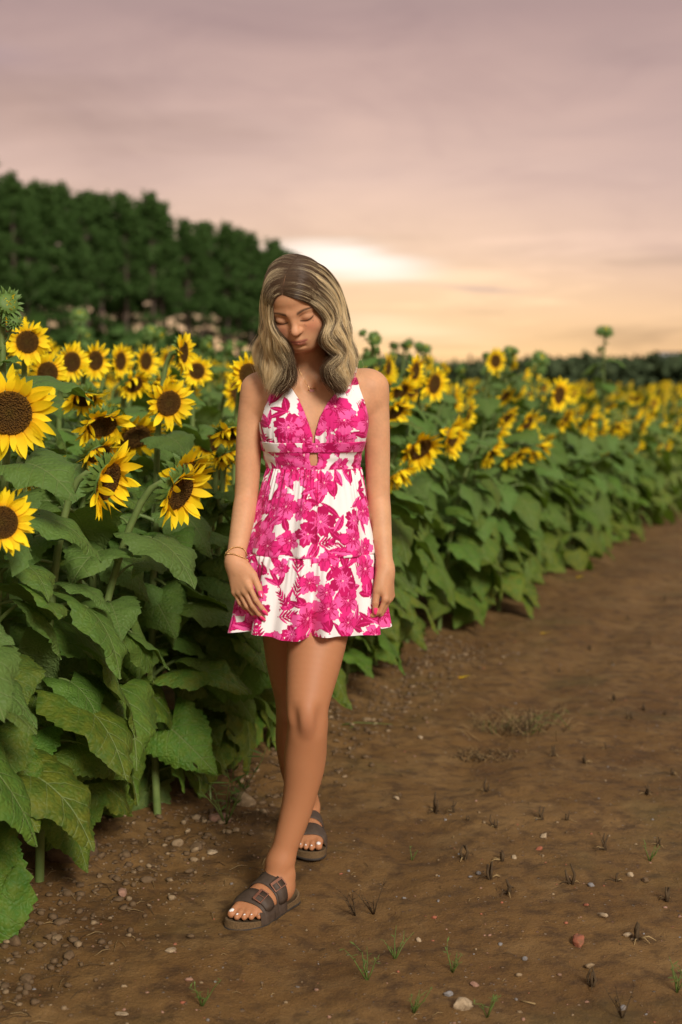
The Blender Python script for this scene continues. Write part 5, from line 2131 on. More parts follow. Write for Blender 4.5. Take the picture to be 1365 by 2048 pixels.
def cloth_material():
    m, t, b = material('printed_cotton')
    a = nd(t, 'ShaderNodeAttribute', attribute_name='print')
    t.links.new(a.outputs['Color'], b.inputs['Base Color'])
    b.inputs['Roughness'].default_value = 0.75
    b.inputs['Specular IOR Level'].default_value = 0.2
    b.inputs['Sheen Weight'].default_value = 0.08
    tc = nd(t, 'ShaderNodeTexCoord').outputs['Object']
    n = noise_n(t, mapping_n(t, tc, (1, 1, 0.45)), 55, 4, 0.55, 0.5)
    t.links.new(bump_n(t, n, 0.30, 0.004), b.inputs['Normal'])
    tr = nd(t, 'ShaderNodeBsdfTranslucent')
    t.links.new(a.outputs['Color'], tr.inputs['Color'])
    mx = nd(t, 'ShaderNodeMixShader')
    mx.inputs[0].default_value = 0.12
    t.links.new(b.outputs[0], mx.inputs[1])
    t.links.new(tr.outputs[0], mx.inputs[2])
    t.links.new(mx.outputs[0], t.nodes['Material Output'].inputs['Surface'])
    return m


M_CLOTH = cloth_material()
dress = obj('dress', None, girl)
dress.location = -GB

# skirt: gathered upper tier and a fuller ruffle below it
Z_W, Z_T, Z_H = at(629, 943, 3.64)[2], at(622, 1118, 3.585)[2], at(613, 1279, 3.555)[2]
CXW, CXT, CXH = (629 - 682.5) / FPX * 3.735, (622 - 682.5) / FPX * 3.735, (613 - 682.5) / FPX * 3.735
thF = np.linspace(-math.pi * 0.58, math.pi * 0.58, 640)
thB = np.linspace(math.pi * 0.58, math.pi * 1.42, 120)[1:-1]
TH = np.concatenate([thF, thB])            # 0 faces the camera
ZZ = np.concatenate([np.linspace(Z_W + 0.004, Z_T, 118), np.linspace(Z_T - 0.0009, Z_H, 124)])


def skirt_point(th, z):
    up = z >= Z_T - 0.0004
    q = np.clip((Z_W - z) / (Z_W - Z_T), 0, 1)
    p = np.clip((Z_T - z) / (Z_T - Z_H), 0, 1)
    rx = np.where(up, 0.122 + (0.172 - 0.122) * q ** 0.85, 0.172 + (0.204 - 0.172) * p)
    ry = np.where(up, 0.094 + (0.142 - 0.094) * q ** 0.80, 0.142 + (0.172 - 0.142) * p)
    cx = np.where(up, CXW + (CXT - CXW) * q, CXT + (CXH - CXT) * p)
    wrp = th + 0.10 * np.sin(2.3 * th + 0.6) + 0.05 * np.sin(5.1 * th)
    f1 = 0.5 * np.cos(9 * wrp + 0.4) + 0.3 * np.cos(14 * wrp + 2.0) + 0.28 * np.cos(6 * wrp + 1.1)
    f2 = 0.55 * np.cos(11 * wrp + 1.4) + 0.35 * np.cos(17 * wrp + 0.3) + 0.35 * np.cos(7 * wrp + 2.6)
    g1 = np.cos(58 * wrp + 2 * np.sin(7 * th)) * 0.5 + np.cos(37 * wrp) * 0.5
    g2 = np.cos(66 * wrp + 2 * np.sin(5 * th) + 1) * 0.5 + np.cos(43 * wrp + 2) * 0.5
    amp1 = (0.0020 + 0.0120 * q) * f1 + 0.0042 * g1 * np.exp(-q / 0.28)
    amp2 = (0.0105 + 0.0150 * p) * (0.45 * f1 * (1 - p) + f2 * np.minimum(1, p * 1.6 + 0.25)) + 0.0034 * g2 * np.exp(-p / 0.20)
    d = np.where(up, amp1, amp2)
    d = d - 0.0022 * np.exp(-((z - Z_T) / 0.0030) ** 2) + 0.0012 * np.exp(-((z - Z_T + 0.02) / 0.014) ** 2)
    # centre front pleat
    d = d + np.where(up, 0.004 * np.exp(-((th - 0.02) / 0.03) ** 2) - 0.0055 * np.exp(-((th - 0.075) / 0.018) ** 2), 0)
    x = cx + (rx + d) * np.sin(th)
    y = 3.735 - (ry + d) * np.cos(th)
    zz = z - 0.010 * p * np.cos(5 * wrp + 1.0) * 0.6
    return x, y, zz


TT, ZG = np.meshgrid(TH, ZZ, indexing='ij')
X_, Y_, Z_ = skirt_point(TT, ZG)
m_, n_ = X_.shape
gi = np.arange(m_ * n_).reshape(m_, n_)
nx_i = np.roll(np.arange(m_), -1)
Fk = np.stack([gi[:, :-1], gi[nx_i][:, :-1], gi[nx_i][:, 1:], gi[:, 1:]], -1).reshape(-1, 4)[:, ::-1]
sk = mesh_np('skirt', np.stack([X_, Y_, Z_], -1).reshape(-1, 3), Fk, True, [M_CLOTH])
arc = np.cumsum(np.r_[0, np.diff(TH)])
S_ = (TT * np.where(ZG >= Z_T - 0.0004, 0.150, 0.186)).ravel()
T_ = (ZG - Z_H).ravel() * 1.0
upm = (ZG >= Z_T - 0.0004).ravel()
Cc = np.empty((len(S_), 3))
Cc[upm] = print_colour(S_[upm], T_[upm], print_field(36, -0.75, 0.75, 0.15, 0.50))
Cc[~upm] = print_colour(S_[~upm], T_[~upm], print_field(58, -0.9, 0.9, -0.03, 0.26))
set_col(sk, 'print', Cc)
obj('skirt', sk, dress)

# bodice: cups, under-bust band and waist band as a thin shell over the body
BXS = axis((-0.29, 0.14, 0.0017))
BYS = axis((3.52, 3.72, 0.0017), (3.72, 3.88, 0.004))
BZS = axis((Z_W - 0.02, at(700, 745, 3.64)[2], 0.0017))
TF = grid_eval(core, BXS, BYS, BZS)
XG, ZGd = np.meshgrid(BXS, BZS, indexing='ij')


def shell(reg, off, thick, front_only, extra=None):
    g = 0.0016 * np.sin(XG * 420 + 3 * np.sin(XG * 60)) if extra is None else extra
    R2 = reg[:, None, :]
    F = np.maximum(np.abs(TF - (off + g[:, None, :])) - thick, smax(R2, R2 * 0 - 1, 0.001)).astype(np.float32)
    if front_only:
        F = np.maximum(F, (BYS - 3.775)[None, :, None])
    V, Q = surface_nets(F, BXS, BYS, BZS)
    return relax(V, Q, 1, 0.4), Q


zb_ = at(628, 888, 3.64)[2]
gath = 0.0022 * np.exp(-np.clip(ZGd - zb_, 0, 1) / 0.022) * np.sin(XG * 520 + 4 * np.sin(XG * 45))
pieces = [
    ('bodice_cup', poly_sdf(CUP_L, XG, ZGd), 0.0042, True, gath, 61),
    ('bodice_cup', poly_sdf(CUP_R, XG, ZGd), 0.0042, True, gath, 62),
    ('bust_band', poly_sdf(BAND, XG, ZGd), 0.0066, False, 0 * XG, 63),
    ('waistband', np.maximum(poly_sdf(WAIST, XG, ZGd), -poly_sdf(KEY, XG, ZGd)), 0.0046, False, 0.0006 * np.sin(ZGd * 260 + XG * 30), 64),
]
for nm, reg, off, fo, ex, seed in pieces:
    V, Q = shell(reg, off, 0.0016, fo, ex)
    me = mesh_np(nm, V, Q, True, [M_CLOTH])
    s = np.arctan2(V[:, 0] - CXW, 3.74 - V[:, 1]) * 0.12
    set_col(me, 'print', print_colour(s, V[:, 2] - 1.0, print_field(seed, -0.5, 0.5, 0.05, 0.42)))
    obj(nm, me, dress)


def march(c, d, ops, tmax=0.25):
    ts = np.linspace(0.0, tmax, 500)
    p = c + ts[:, None] * d
    s = pts_eval(ops, p[:, 0], p[:, 1], p[:, 2])
    i = np.nonzero(s < 0)[0]
    return ts[i[-1]] if len(i) else 0.0


SHOULDER_OPS = core + [(arm_l[0][0], 0.045, 1), (arm_r[0][0], 0.045, 1)]
M_STRAPC = M_CLOTH


def strap_over(px0, py0, seed, sx_):
    a = at(px0, py0, 3.64)
    c = np.array((a[0], 3.755, at(700, 800, 3.755)[2]))
    mb_V, F = [], []
    C = []
    for i, ph in enumerate(np.linspace(-1.45, 1.3, 46)):
        dx = sx_ * 0.016 * (ph + 1.45) / 2.75
        for j, w in enumerate((-0.0048, -0.0048, 0.0048, 0.0048)):
            d = np.array((0, math.sin(ph), math.cos(ph)))
            c2 = c + np.array((dx + w, 0, 0))
            t = march(c2, d, SHOULDER_OPS) + (0.0004 if j in (0, 3) else 0.0034)
            mb_V.append(c2 + d * t)
    F = [(4 * i + j, 4 * i + (j + 1), 4 * i + 4 + (j + 1), 4 * i + 4 + j) for i in range(45) for j in range(3)]
    mb = MB()
    mb.add(mb_V, F, 0)
    me = mb.mesh('shoulder_strap', [M_CLOTH])
    V = np.concatenate(mb.v)
    set_col(me, 'print', print_colour(np.arange(len(V)) // 4 * 0.004, V[:, 0] * 3, print_field(seed, -0.1, 0.4, -0.6, 0.4)))
    obj('shoulder_strap', me, dress)


strap_over(705, 762, 71, 1)
strap_over(571, 772, 72, -1)

# ------------------------------------------------------------------ jewellery
M_GOLD = simple_mat('gold', (0.66, 0.40, 0.16), (0.80, 0.52, 0.24), 80, 0.28, 0, 0.5, 1.0)
M_STONE = simple_mat('pink_stone', (0.55, 0.20, 0.20), (0.65, 0.30, 0.28), 200, 0.2, 0, 0.6)


def front_y(x, z, ops):
    yy = np.linspace(3.50, 3.80, 700)
    s = pts_eval(ops, np.full(700, x), yy, np.full(700, z))
    i = np.nonzero(s < 0)[0]
    return yy[i[0]] if len(i) else 3.72


NK = core
pts = []
for px, py in ((594, 728), (598, 738), (604, 750), (611, 763), (618, 774), (622, 778.5)):
    p = at(px, py, 3.68)
    pts.append(np.array((p[0], front_y(p[0], p[2], NK) - 0.0012, p[2])))
for px, py in ((627, 778.5), (632, 774), (640, 763), (648, 752), (656, 741), (663, 730)):
    p = at(px, py, 3.68)
    pts.append(np.array((p[0], front_y(p[0], p[2], NK) - 0.0012, p[2])))
nk = MB()
nk.tube(pts, 0.00055, 5, 0)
nko = gpart('necklace', nk.mesh('necklace', [M_GOLD]))
pc = (pts[5] + pts[6]) / 2 + np.array((0, -0.0040, -0.0035))
pm = MB()
hexa = [(-0.0098, 0), (-0.0058, 0.0056), (0.0058, 0.0056), (0.0098, 0), (0.0058, -0.0056), (-0.0058, -0.0056)]
for a, b_ in zip(hexa, hexa[1:] + hexa[:1]):
    pm.tube([pc + np.array((a[0], 0, a[1])), pc + np.array((b_[0], 0, b_[1]))], 0.0013, 6, 0)
obj('pendant', pm.mesh('pendant', [M_GOLD]), nko)
pm = MB()
pm.box(pc + np.array((0, 0.0004, 0)), (0.0058, 0.0016, 0.0032))
obj('stone', pm.mesh('stone', [M_STONE], False), nko)

ico = MB()
ico.lathe([(0.0001, -1), (0.7, -0.7), (1, 0), (0.7, 0.7), (0.0001, 1)], 6, 0)
BVs, BFs = np.concatenate(ico.v), ico.f[0]
dW = nrm(A3 - A2)
for (tb, tilt, nb) in ((-0.004, (0.10, 0.05), 50), (-0.014, (-0.10, -0.22), 50)):
    c0 = A3 + dW * (tb - 0.006)
    u = nrm(np.cross(dW, (0, 1, 0)))
    v = nrm(np.cross(dW, u))
    mb = MB()
    for i in range(nb):
        a = 2 * math.pi * i / nb
        d = u * math.cos(a) + v * math.sin(a)
        c = c0 + dW * (tilt[0] * math.cos(a) + tilt[1] * math.sin(a)) * 0.05
        t = march(c, d, arm_l, 0.06)
        mb.add(c + d * (t + 0.0017) + BVs * 0.0021, BFs, 0)
    o = gpart('bracelet', mb.mesh('bracelet', [M_GOLD]))

# ------------------------------------------------------------------ hair: fine strands that follow combed guides
HG_R = [
    [(571, 588, 3.545), (603, 597, 3.540), (634, 614, 3.550), (655, 640, 3.568), (652, 668, 3.566), (660, 692, 3.570), (676, 710, 3.580), (664, 733, 3.585), (668, 762, 3.592), (683, 787, 3.605)],
    [(574, 570, 3.550), (615, 574, 3.548), (652, 598, 3.565), (671, 632, 3.580), (665, 664, 3.577), (674, 690, 3.582), (682, 714, 3.588), (670, 740, 3.592), (678, 765, 3.598), (688, 785, 3.606)],
    [(583, 545, 3.575), (630, 546, 3.580), (664, 580, 3.605), (680, 618, 3.625), (678, 650, 3.622), (688, 680, 3.626), (698, 706, 3.630), (690, 732, 3.635), (694, 757, 3.640), (692, 779, 3.645)],
    [(594, 521, 3.605), (640, 530, 3.640), (673, 566, 3.680), (690, 605, 3.700), (698, 640, 3.705), (704, 668, 3.705), (708, 694, 3.705), (712, 718, 3.712), (703, 745, 3.722), (694, 770, 3.730)],
    [(606, 516, 3.660), (642, 534, 3.725), (668, 574, 3.770), (682, 615, 3.790), (688, 650, 3.795), (693, 680, 3.795), (696, 706, 3.795), (694, 730, 3.800), (686, 754, 3.805), (680, 772, 3.805)],
    [(614, 519, 3.710), (632, 545, 3.785), (646, 590, 3.830), (654, 635, 3.845), (656, 670, 3.845), (658, 700, 3.842), (658, 722, 3.842), (654, 745, 3.846), (650, 765, 3.848), (646, 778, 3.848)],
]
HG_L = [
    [(569, 588, 3.545), (557, 592, 3.545), (545, 608, 3.556), (543, 638, 3.572), (551, 666, 3.572), (566, 691, 3.580), (583, 712, 3.595), (581, 738, 3.605), (574, 764, 3.608), (553, 788, 3.612)],
    [(573, 570, 3.550), (556, 573, 3.553), (538, 598, 3.572), (535, 632, 3.588), (541, 664, 3.588), (549, 692, 3.594), (560, 718, 3.605), (562, 743, 3.612), (556, 768, 3.617), (543, 788, 3.622)],
    [(581, 545, 3.572), (556, 548, 3.590), (534, 580, 3.617), (529, 616, 3.637), (533, 648, 3.637), (529, 676, 3.640), (529, 703, 3.646), (533, 730, 3.652), (536, 757, 3.656), (533, 781, 3.660)],
    [(592, 521, 3.600), (560, 532, 3.640), (537, 566, 3.675), (527, 604, 3.697), (529, 642, 3.700), (519, 669, 3.700), (514, 693, 3.702), (518, 728, 3.712), (523, 757, 3.716), (531, 783, 3.722)],
    [(602, 517, 3.650), (570, 538, 3.722), (548, 578, 3.765), (538, 615, 3.785), (535, 650, 3.790), (529, 680, 3.790), (526, 706, 3.790), (530, 732, 3.795), (537, 758, 3.798), (545, 778, 3.800)],
    [(610, 519, 3.700), (594, 545, 3.780), (582, 590, 3.825), (576, 635, 3.842), (574, 670, 3.842), (572, 700, 3.840), (572, 722, 3.840), (576, 745, 3.845), (582, 765, 3.848), (588, 778, 3.848)],
]
HR3 = np.array([[at(*p) for p in g] for g in HG_R])
HL3 = np.array([[at(*p) for p in g] for g in HG_L])
hr = np.random.default_rng(77)
NP = 30


def strands(G, n, seed, sgn):
    r = np.random.default_rng(seed)
    NL = 34
    lock_u = np.clip((np.arange(NL) + r.uniform(-0.35, 0.35, NL)) / NL, 0, 1) ** 1.08
    lk = r.integers(0, NL, n)
    depth = r.random(n) ** 1.4                        # 0 outer shell, 1 inner layer
    sub = r.integers(0, 2, n)
    u = np.clip(lock_u[lk] + (sub - 0.5) * 0.013 + r.normal(0, 0.0058, n) + (r.random(n) < 0.12) * r.normal(0, 0.02, n), 0, 1)
    t = np.linspace(0, 1, NP)
    Wt = cr_basis(t * (G.shape[1] - 1), G.shape[1])                    # NP x 10
    Wu = cr_basis(u * (G.shape[0] - 1), G.shape[0])                    # n x 6
    P = np.einsum('nu,uka,tk->nta', Wu, G, Wt)
    ulk = lock_u[lk]
    WL = cr_basis(ulk * (G.shape[0] - 1), G.shape[0])
    PL = np.einsum('nu,uka,tk->nta', WL, G, Wt)
    # locks gather towards their tips
    cl = (0.45 * sstep(0.35, 1.0, t))[None, :, None]
    P = P + (PL - P) * cl
    # push the inner layer towards the head, round off
    cen = np.array(HO + np.array((0.012, 0.045, -0.01)))
    d = P - cen
    d[:, :, 2] = 0
    dn = d / (np.linalg.norm(d, axis=2, keepdims=True) + 1e-6)
    mid = np.sin(math.pi * np.clip(t * 1.1, 0, 1)) ** 0.7
    thick = (0.020 * sstep(0.25, 0.55, t) + 0.004) * 1.0
    P = P - dn * (depth[:, None] * thick[None, :])[:, :, None]
    # waves: each lock swings with its own phase
    ph = r.uniform(-0.7, 0.7, NL)[lk]
    amp = (0.0068 * sstep(0.30, 0.55, t))[None, :] * r.uniform(0.6, 1.3, NL)[lk][:, None]
    wv = np.sin(2 * math.pi * (t[None, :] * 3.1 + 0.1) + ph[:, None] + 1.5 * ulk[:, None] * 6)
    side = np.stack([np.full(n, sgn * 1.0), np.zeros(n), np.zeros(n)], 1)
    P = P + side[:, None, :] * (amp * wv)[:, :, None]
    P[:, :, 1] += amp * np.cos(2 * math.pi * (t[None, :] * 3.1) + ph[:, None] * 2) * 0.8
    # per-lock bulge so that locks overlap with depth between them
    bul = r.normal(0, 0.0024, NL)[lk]
    P += dn * (bul[:, None] * sstep(0.08, 0.4, t)[None, :])[:, :, None]
    w2 = r.normal(0, 1, (n, 3)) * 0.0024
    w3 = r.normal(0, 1, (n, 3)) * 0.0075 * r.random((n, 1))
    P += (w2[:, None, :] * sstep(0.0, 0.25, t)[None, :, None] + w3[:, None, :] * sstep(0.5, 1.0, t)[None, :, None] ** 2)
    # uneven ends
    cut = 1.0 - 0.16 * r.random(n) ** 1.6 - 0.04 * r.random(NL)[lk]
    tc_ = t[None, :] * cut[:, None]
    i0 = np.clip((tc_ * (NP - 1)).astype(int), 0, NP - 2)
    ff = tc_ * (NP - 1) - i0
    ar = np.arange(n)[:, None]
    P = P[ar, i0] * (1 - ff[:, :, None]) + P[ar, i0 + 1] * ff[:, :, None]
    # colour: dark roots, pale streaks lock by lock
    streak = (r.permutation(NL * 3).reshape(NL, 3) < NL * 3 * (0.66 if sgn > 0 else 0.76)).astype(float) * r.uniform(0.75, 1.0, (NL, 3))
    early = (r.random((NL, 3)) < 0.62)[lk, sub]
    bl = np.clip(streak[lk, sub] + r.normal(0, 0.10, n), 0, 1)
    bl *= 1 - 0.9 * sstep(0.30, 0.60, depth)
    t0 = np.where(early, 0.02, 0.14) + r.normal(0, 0.03, n)
    root = sstep(0, 1, (t[None, :] - t0[:, None]) / 0.14)
    k = bl[:, None] * root
    k = np.maximum(k, (0.30 * sstep(0.30, 0.9, t)[None, :] * (1 - sstep(0.2, 0.6, depth))[:, None]))
    k = k * (1 - (r.random(n) < 0.80)[:, None] * (sstep(0.30, 0.14, u)[:, None] * sstep(0, 1, (t[None, :] - (0.60 if sgn < 0 else 0.72) - r.normal(0, 0.05, n)[:, None]) / 0.14)))
    k = np.clip(k, 0, 1)[:, :, None]
    darkc = np.array((0.100, 0.058, 0.031)) * r.uniform(0.7, 1.4, (n, 1, 1))
    blondc = np.array((1.0, 0.82, 0.50)) * r.uniform(0.82, 1.0, (n, 1, 1))
    C = darkc * (1 - k) + blondc * k
    return P, C


PR, CR_ = strands(HR3, 12000, 5, 1)
PL_, CL_ = strands(HL3, 10500, 6, -1)
HP = np.concatenate([PR, PL_])
HC = np.concatenate([CR_, CL_])
# no strand runs inside the head: push such points out to the scalp
SK = head[:N_SKULL + 2] + neck
ksel = HP[:, :, 2] > 1.40
slift = np.random.default_rng(3).uniform(0.25, 1.0, len(HP))
for _ in range(3):
    q = HP[ksel]
    v = pts_eval(SK, q[:, 0], q[:, 1], q[:, 2])
    g = np.stack([pts_eval(SK, q[:, 0] + e[0], q[:, 1] + e[1], q[:, 2] + e[2]) - v for e in np.eye(3) * 0.002], 1)
    g /= np.linalg.norm(g, axis=1)[:, None] + 1e-9
    lift = ((0.0012 + 0.0048 * sstep(0.0, 0.15, np.linspace(0, 1, NP)))[None, :] * slift[:, None])[ksel] 
    q = q + g * np.clip(lift - v, 0, 0.03)[:, None] * 0.9
    HP[ksel] = q
# flyaways
rf = np.random.default_rng(9)
NFLY = 900
fi = rf.integers(0, len(HP), NFLY)
FP = HP[fi] + (rf.normal(0, 0.009, (NFLY, 1, 3)) * (np.linspace(0, 1, NP) ** 1.2)[None, :, None])
FP += (HP[fi] - HO) * 0.05 * np.linspace(0.1, 1, NP)[None, :, None] * rf.random((NFLY, 1, 1)) ** 2
HP = np.concatenate([HP, FP])
HC = np.concatenate([HC, HC[fi]])
nS = len(HP)
hc = bpy.data.hair_curves.new('hair')
hc.add_curves([NP] * nS)
hc.points.foreach_set('position', (HP - GB).astype(np.float32).ravel())
rad_t = 0.00036 * (1 - 0.55 * np.linspace(0, 1, NP) ** 3)
rr_ = np.tile(rad_t, (nS, 1))
rr_[-NFLY:] *= 0.5
a = hc.attributes.get('radius') or hc.attributes.new('radius', 'FLOAT', 'POINT')
a.data.foreach_set('value', rr_.astype(np.float32).ravel())
a = hc.attributes.new('strand', 'FLOAT_COLOR', 'POINT')
a.data.foreach_set('color', np.concatenate([HC, np.ones((nS, NP, 1))], 2).astype(np.float32).ravel())


def hair_material():
    m = bpy.data.materials.new('highlighted_hair')
    m.use_nodes = True
    t = m.node_tree
    b = t.nodes['Principled BSDF']
    at_ = nd(t, 'ShaderNodeAttribute', attribute_name='strand')
    t.links.new(at_.outputs['Color'], b.inputs['Base Color'])
    b.inputs['Roughness'].default_value = 0.36
    b.inputs['Specular IOR Level'].default_value = 0.45
    tr = nd(t, 'ShaderNodeBsdfTranslucent')
    t.links.new(at_.outputs['Color'], tr.inputs['Color'])
    mx = nd(t, 'ShaderNodeMixShader')
    mx.inputs[0].default_value = 0.42
    t.links.new(b.outputs[0], mx.inputs[1])
    t.links.new(tr.outputs[0], mx.inputs[2])
    t.links.new(mx.outputs[0], t.nodes['Material Output'].inputs['Surface'])
    return m


hc.materials.append(hair_material())
ho = obj('hair', hc, girl)
print('body verts', len(bV), 'hair', nS)
# ------------------------------------------------------------------ stones, stubble, weeds and litter on the path
def gpt(px, py):
    Y = 3900.0 / (py - 740)
    for _ in range(4):
        p = at(px, py, Y)
        g = float(ground_z(p[0], Y))
        Y *= (CAM_H - g) / (CAM_H - p[2])
    p = at(px, py, Y)
    p[2] = float(ground_z(p[0], p[1]))
    return p


dr = np.random.default_rng(404)


def ico_unit(sub):
    t = (1 + 5 ** 0.5) / 2
    V = [(-1, t, 0), (1, t, 0), (-1, -t, 0), (1, -t, 0), (0, -1, t), (0, 1, t), (0, -1, -t), (0, 1, -t), (t, 0, -1), (t, 0, 1), (-t, 0, -1), (-t, 0, 1)]
    F = [(0, 11, 5), (0, 5, 1), (0, 1, 7), (0, 7, 10), (0, 10, 11), (1, 5, 9), (5, 11, 4), (11, 10, 2), (10, 7, 6), (7, 1, 8), (3, 9, 4), (3, 4, 2), (3, 2, 6),
         (3, 6, 8), (3, 8, 9), (4, 9, 5), (2, 4, 11), (6, 2, 10), (8, 6, 7), (9, 8, 1)]
    V = [np.array(v) / np.linalg.norm(v) for v in V]
    for _ in range(sub):
        cache, F2 = {}, []

        def midp(a, b):
            k = (min(a, b), max(a, b))
            if k not in cache:
                m = V[a] + V[b]
                V.append(m / np.linalg.norm(m))
                cache[k] = len(V) - 1
            return cache[k]
        for a, b, c in F:
            x, y, z = midp(a, b), midp(b, c), midp(c, a)
            F2 += [(a, x, z), (b, y, x), (c, z, y), (x, y, z)]
        F = F2
    return np.array(V), np.array(F)


IV, IF = ico_unit(2)
IV0, IF0 = ico_unit(0)


def stone_mesh(r, nm, mat, sx, sy, sz):
    V = IV.copy()
    # knock flat faces off a rounded lump
    for _ in range(9):
        d = r.normal(size=3)
        d /= np.linalg.norm(d)
        h = r.uniform(0.55, 0.9)
        k = np.maximum(0, V @ d - h)
        V = V - k[:, None] * d * 0.92
    V *= (1 + 0.05 * r.normal(size=(len(V), 1)))
    return mesh_np(nm, V * np.array((sx, sy, sz)), IF, True, [mat])


def stone_mat(name, c1, c2):
    m, t, b = material(name)
    tc = nd(t, 'ShaderNodeTexCoord').outputs['Object']
    n = noise_n(t, tc, 70, 5, 0.7)
    c = ramp_n(t, n, [(0.3, c1), (0.65, c2)])
    # soil clings to the lower side
    n2 = noise_n(t, tc, 40, 4, 0.7)
    c = mix_n(t, ramp_n(t, n2, [(0.45, 0.0), (0.65, 0.75)]), c, (0.11, 0.065, 0.026))
    t.links.new(c, b.inputs['Base Color'])
    b.inputs['Roughness'].default_value = 0.85
    t.links.new(bump_n(t, n, 0.6, 0.004), b.inputs['Normal'])
    return m


SM = {
    'pale': stone_mat('pale_stone', (0.30, 0.21, 0.12), (0.46, 0.35, 0.22)),
    'tan': stone_mat('tan_stone', (0.19, 0.125, 0.065), (0.30, 0.21, 0.115)),
    'grey': stone_mat('grey_stone', (0.14, 0.13, 0.125), (0.27, 0.25, 0.24)),
    'pink': stone_mat('pinkish_stone', (0.24, 0.12, 0.075), (0.34, 0.19, 0.13)),
    'red': stone_mat('red_brick_shard', (0.24, 0.065, 0.030), (0.34, 0.11, 0.055)),
    'clod': stone_mat('soil_clod', (0.075, 0.042, 0.018), (0.14, 0.085, 0.038)),
}
STONES = [
    (926, 2016, 46, 0.75, 'pale', 'big pale yellowish stone at the bottom of the path, largest on the open ground'),
    (897, 1990, 22, 0.7, 'grey', 'grey stone lying just left of the big pale one'),
    (950, 1971, 20, 0.6, 'pink', 'small pinkish stone above the big pale one'),
    (1157, 1886, 27, 1.3, 'red', 'long red brick shard standing out on the right of the path'),
    (1205, 1832, 28, 0.45, 'pale', 'flat pale stone above the red brick shard'),
    (1180, 1933, 26, 0.5, 'tan', 'tan flat stone below the red brick shard'),
    (1088, 1673, 20, 0.5, 'pale', 'pale sliver of stone in the middle of the path'),
    (1079, 1699, 15, 0.6, 'red', 'small red chip just below a pale sliver in mid path'),
    (1029, 1716, 14, 0.6, 'pale', 'pale chip left of the small red chip'),
    (958, 1748, 15, 0.6, 'grey', 'light grey pebble left of the stubble in mid path'),
    (1183, 1772, 17, 0.6, 'grey', 'grey-white pebble left of a brown one near the right side'),
    (1261, 1752, 17, 0.7, 'pale', 'whitish stone at the right, by a brown stone of its size'),
    (1292, 1763, 20, 0.6, 'clod', 'brown stone beside a whitish one at the right'),
    (869, 1836, 15, 0.5, 'red', 'flat reddish chip on the path right of the front sandal'),
    (793, 1598, 17, 0.5, 'pale', 'pale flat stone on the path right of the shin'),
    (838, 1881, 16, 0.6, 'pale', 'pale pebble halfway between the front sandal and the red shard'),
    (1037, 1951, 15, 0.7, 'tan', 'tan pebble up and right of the big pale stone'),
    (1051, 1919, 15, 0.6, 'grey', 'greyish half-buried pebble in the lower middle of the path'),
    (1001, 1889, 13, 0.6, 'grey', 'small grey pebble left of the red brick shard'),
    (1247, 2018, 17, 0.7, 'grey', 'grey stone among dead stalks in the lower right corner'),
    (1256, 1872, 21, 0.5, 'pale', 'pale stone right of the red brick shard beside a twiggy stub'),
    (841, 1476, 14, 0.5, 'pale', 'little pale stone near the mulch heap behind the girl'),
    (1172, 1811, 15, 0.4, 'red', 'thin red flake above the flat pale stone'),
    (486, 1606, 54, 0.72, 'tan', 'large tan rock under the sunflowers left of the shin'),
    (438, 1644, 44, 0.8, 'pink', 'pinkish rock leaning left of the large tan rock'),
    (526, 1626, 18, 0.7, 'tan', 'small round stone between the large tan rock and the shin'),
    (424, 1707, 24, 0.5, 'pale', 'broken whitish flake on the edge of the path left of the ankle'),
    (244, 1790, 26, 0.8, 'pink', 'pointed pinkish stone below the long hanging leaf tip'),
    (294, 1763, 27, 0.6, 'clod', 'rough brown clod right of the hanging leaf tip'),
    (355, 1690, 24, 0.9, 'tan', 'upright tan stone under the broad yellowing leaf'),
    (395, 1698, 30, 0.7, 'clod', 'brown clod beside the whitish flake'),
    (152, 1712, 108, 0.72, 'clod', 'huge dark earth block under the leaves at the lower left'),
    (341, 1902, 32, 0.28, 'pale', 'long pale sliver on the bare path left of the front sandal'),
    (379, 1961, 19, 0.5, 'pink', 'pinkish pebble under the long pale sliver'),
    (244, 2030, 27, 0.4, 'pale', 'whitish patch of stone at the bottom edge on the left'),
    (140, 1915, 34, 0.6, 'clod', 'crumbly clod at the lower left below the leaf tips'),
    (52, 1962, 36, 0.6, 'clod', 'crumbly clod closest to the lower left corner'),
    (30, 1885, 34, 0.7, 'clod', 'dark clod at the left edge right below the lowest leaf'),
]
for (px, py, w, asp, mk, lab) in STONES:
    p = gpt(px, py)
    s = w / FPX * p[1] * 0.5
    nm = 'clod' if mk == 'clod' else 'brick_shard' if mk == 'red' else 'stone'
    asp_y = 0.75 if asp <= 1 else 1.7
    o = obj(nm, stone_mesh(dr, nm, SM[mk], s * 1.1, s * 1.1 * asp_y, s * min(asp, 0.85)))
    o.location = (p[0], p[1], p[2] + s * min(asp, 0.85) * (0.35 if w < 40 else 0.25))
    o.rotation_euler = (dr.normal(0, 0.15), dr.normal(0, 0.15), dr.uniform(0, 6.28) if w < 40 and asp <= 1 else dr.normal(0, 0.3))
    tag(o, lab, {'clod': 'clod', 'brick_shard': 'brick shard', 'stone': 'stone'}[nm])

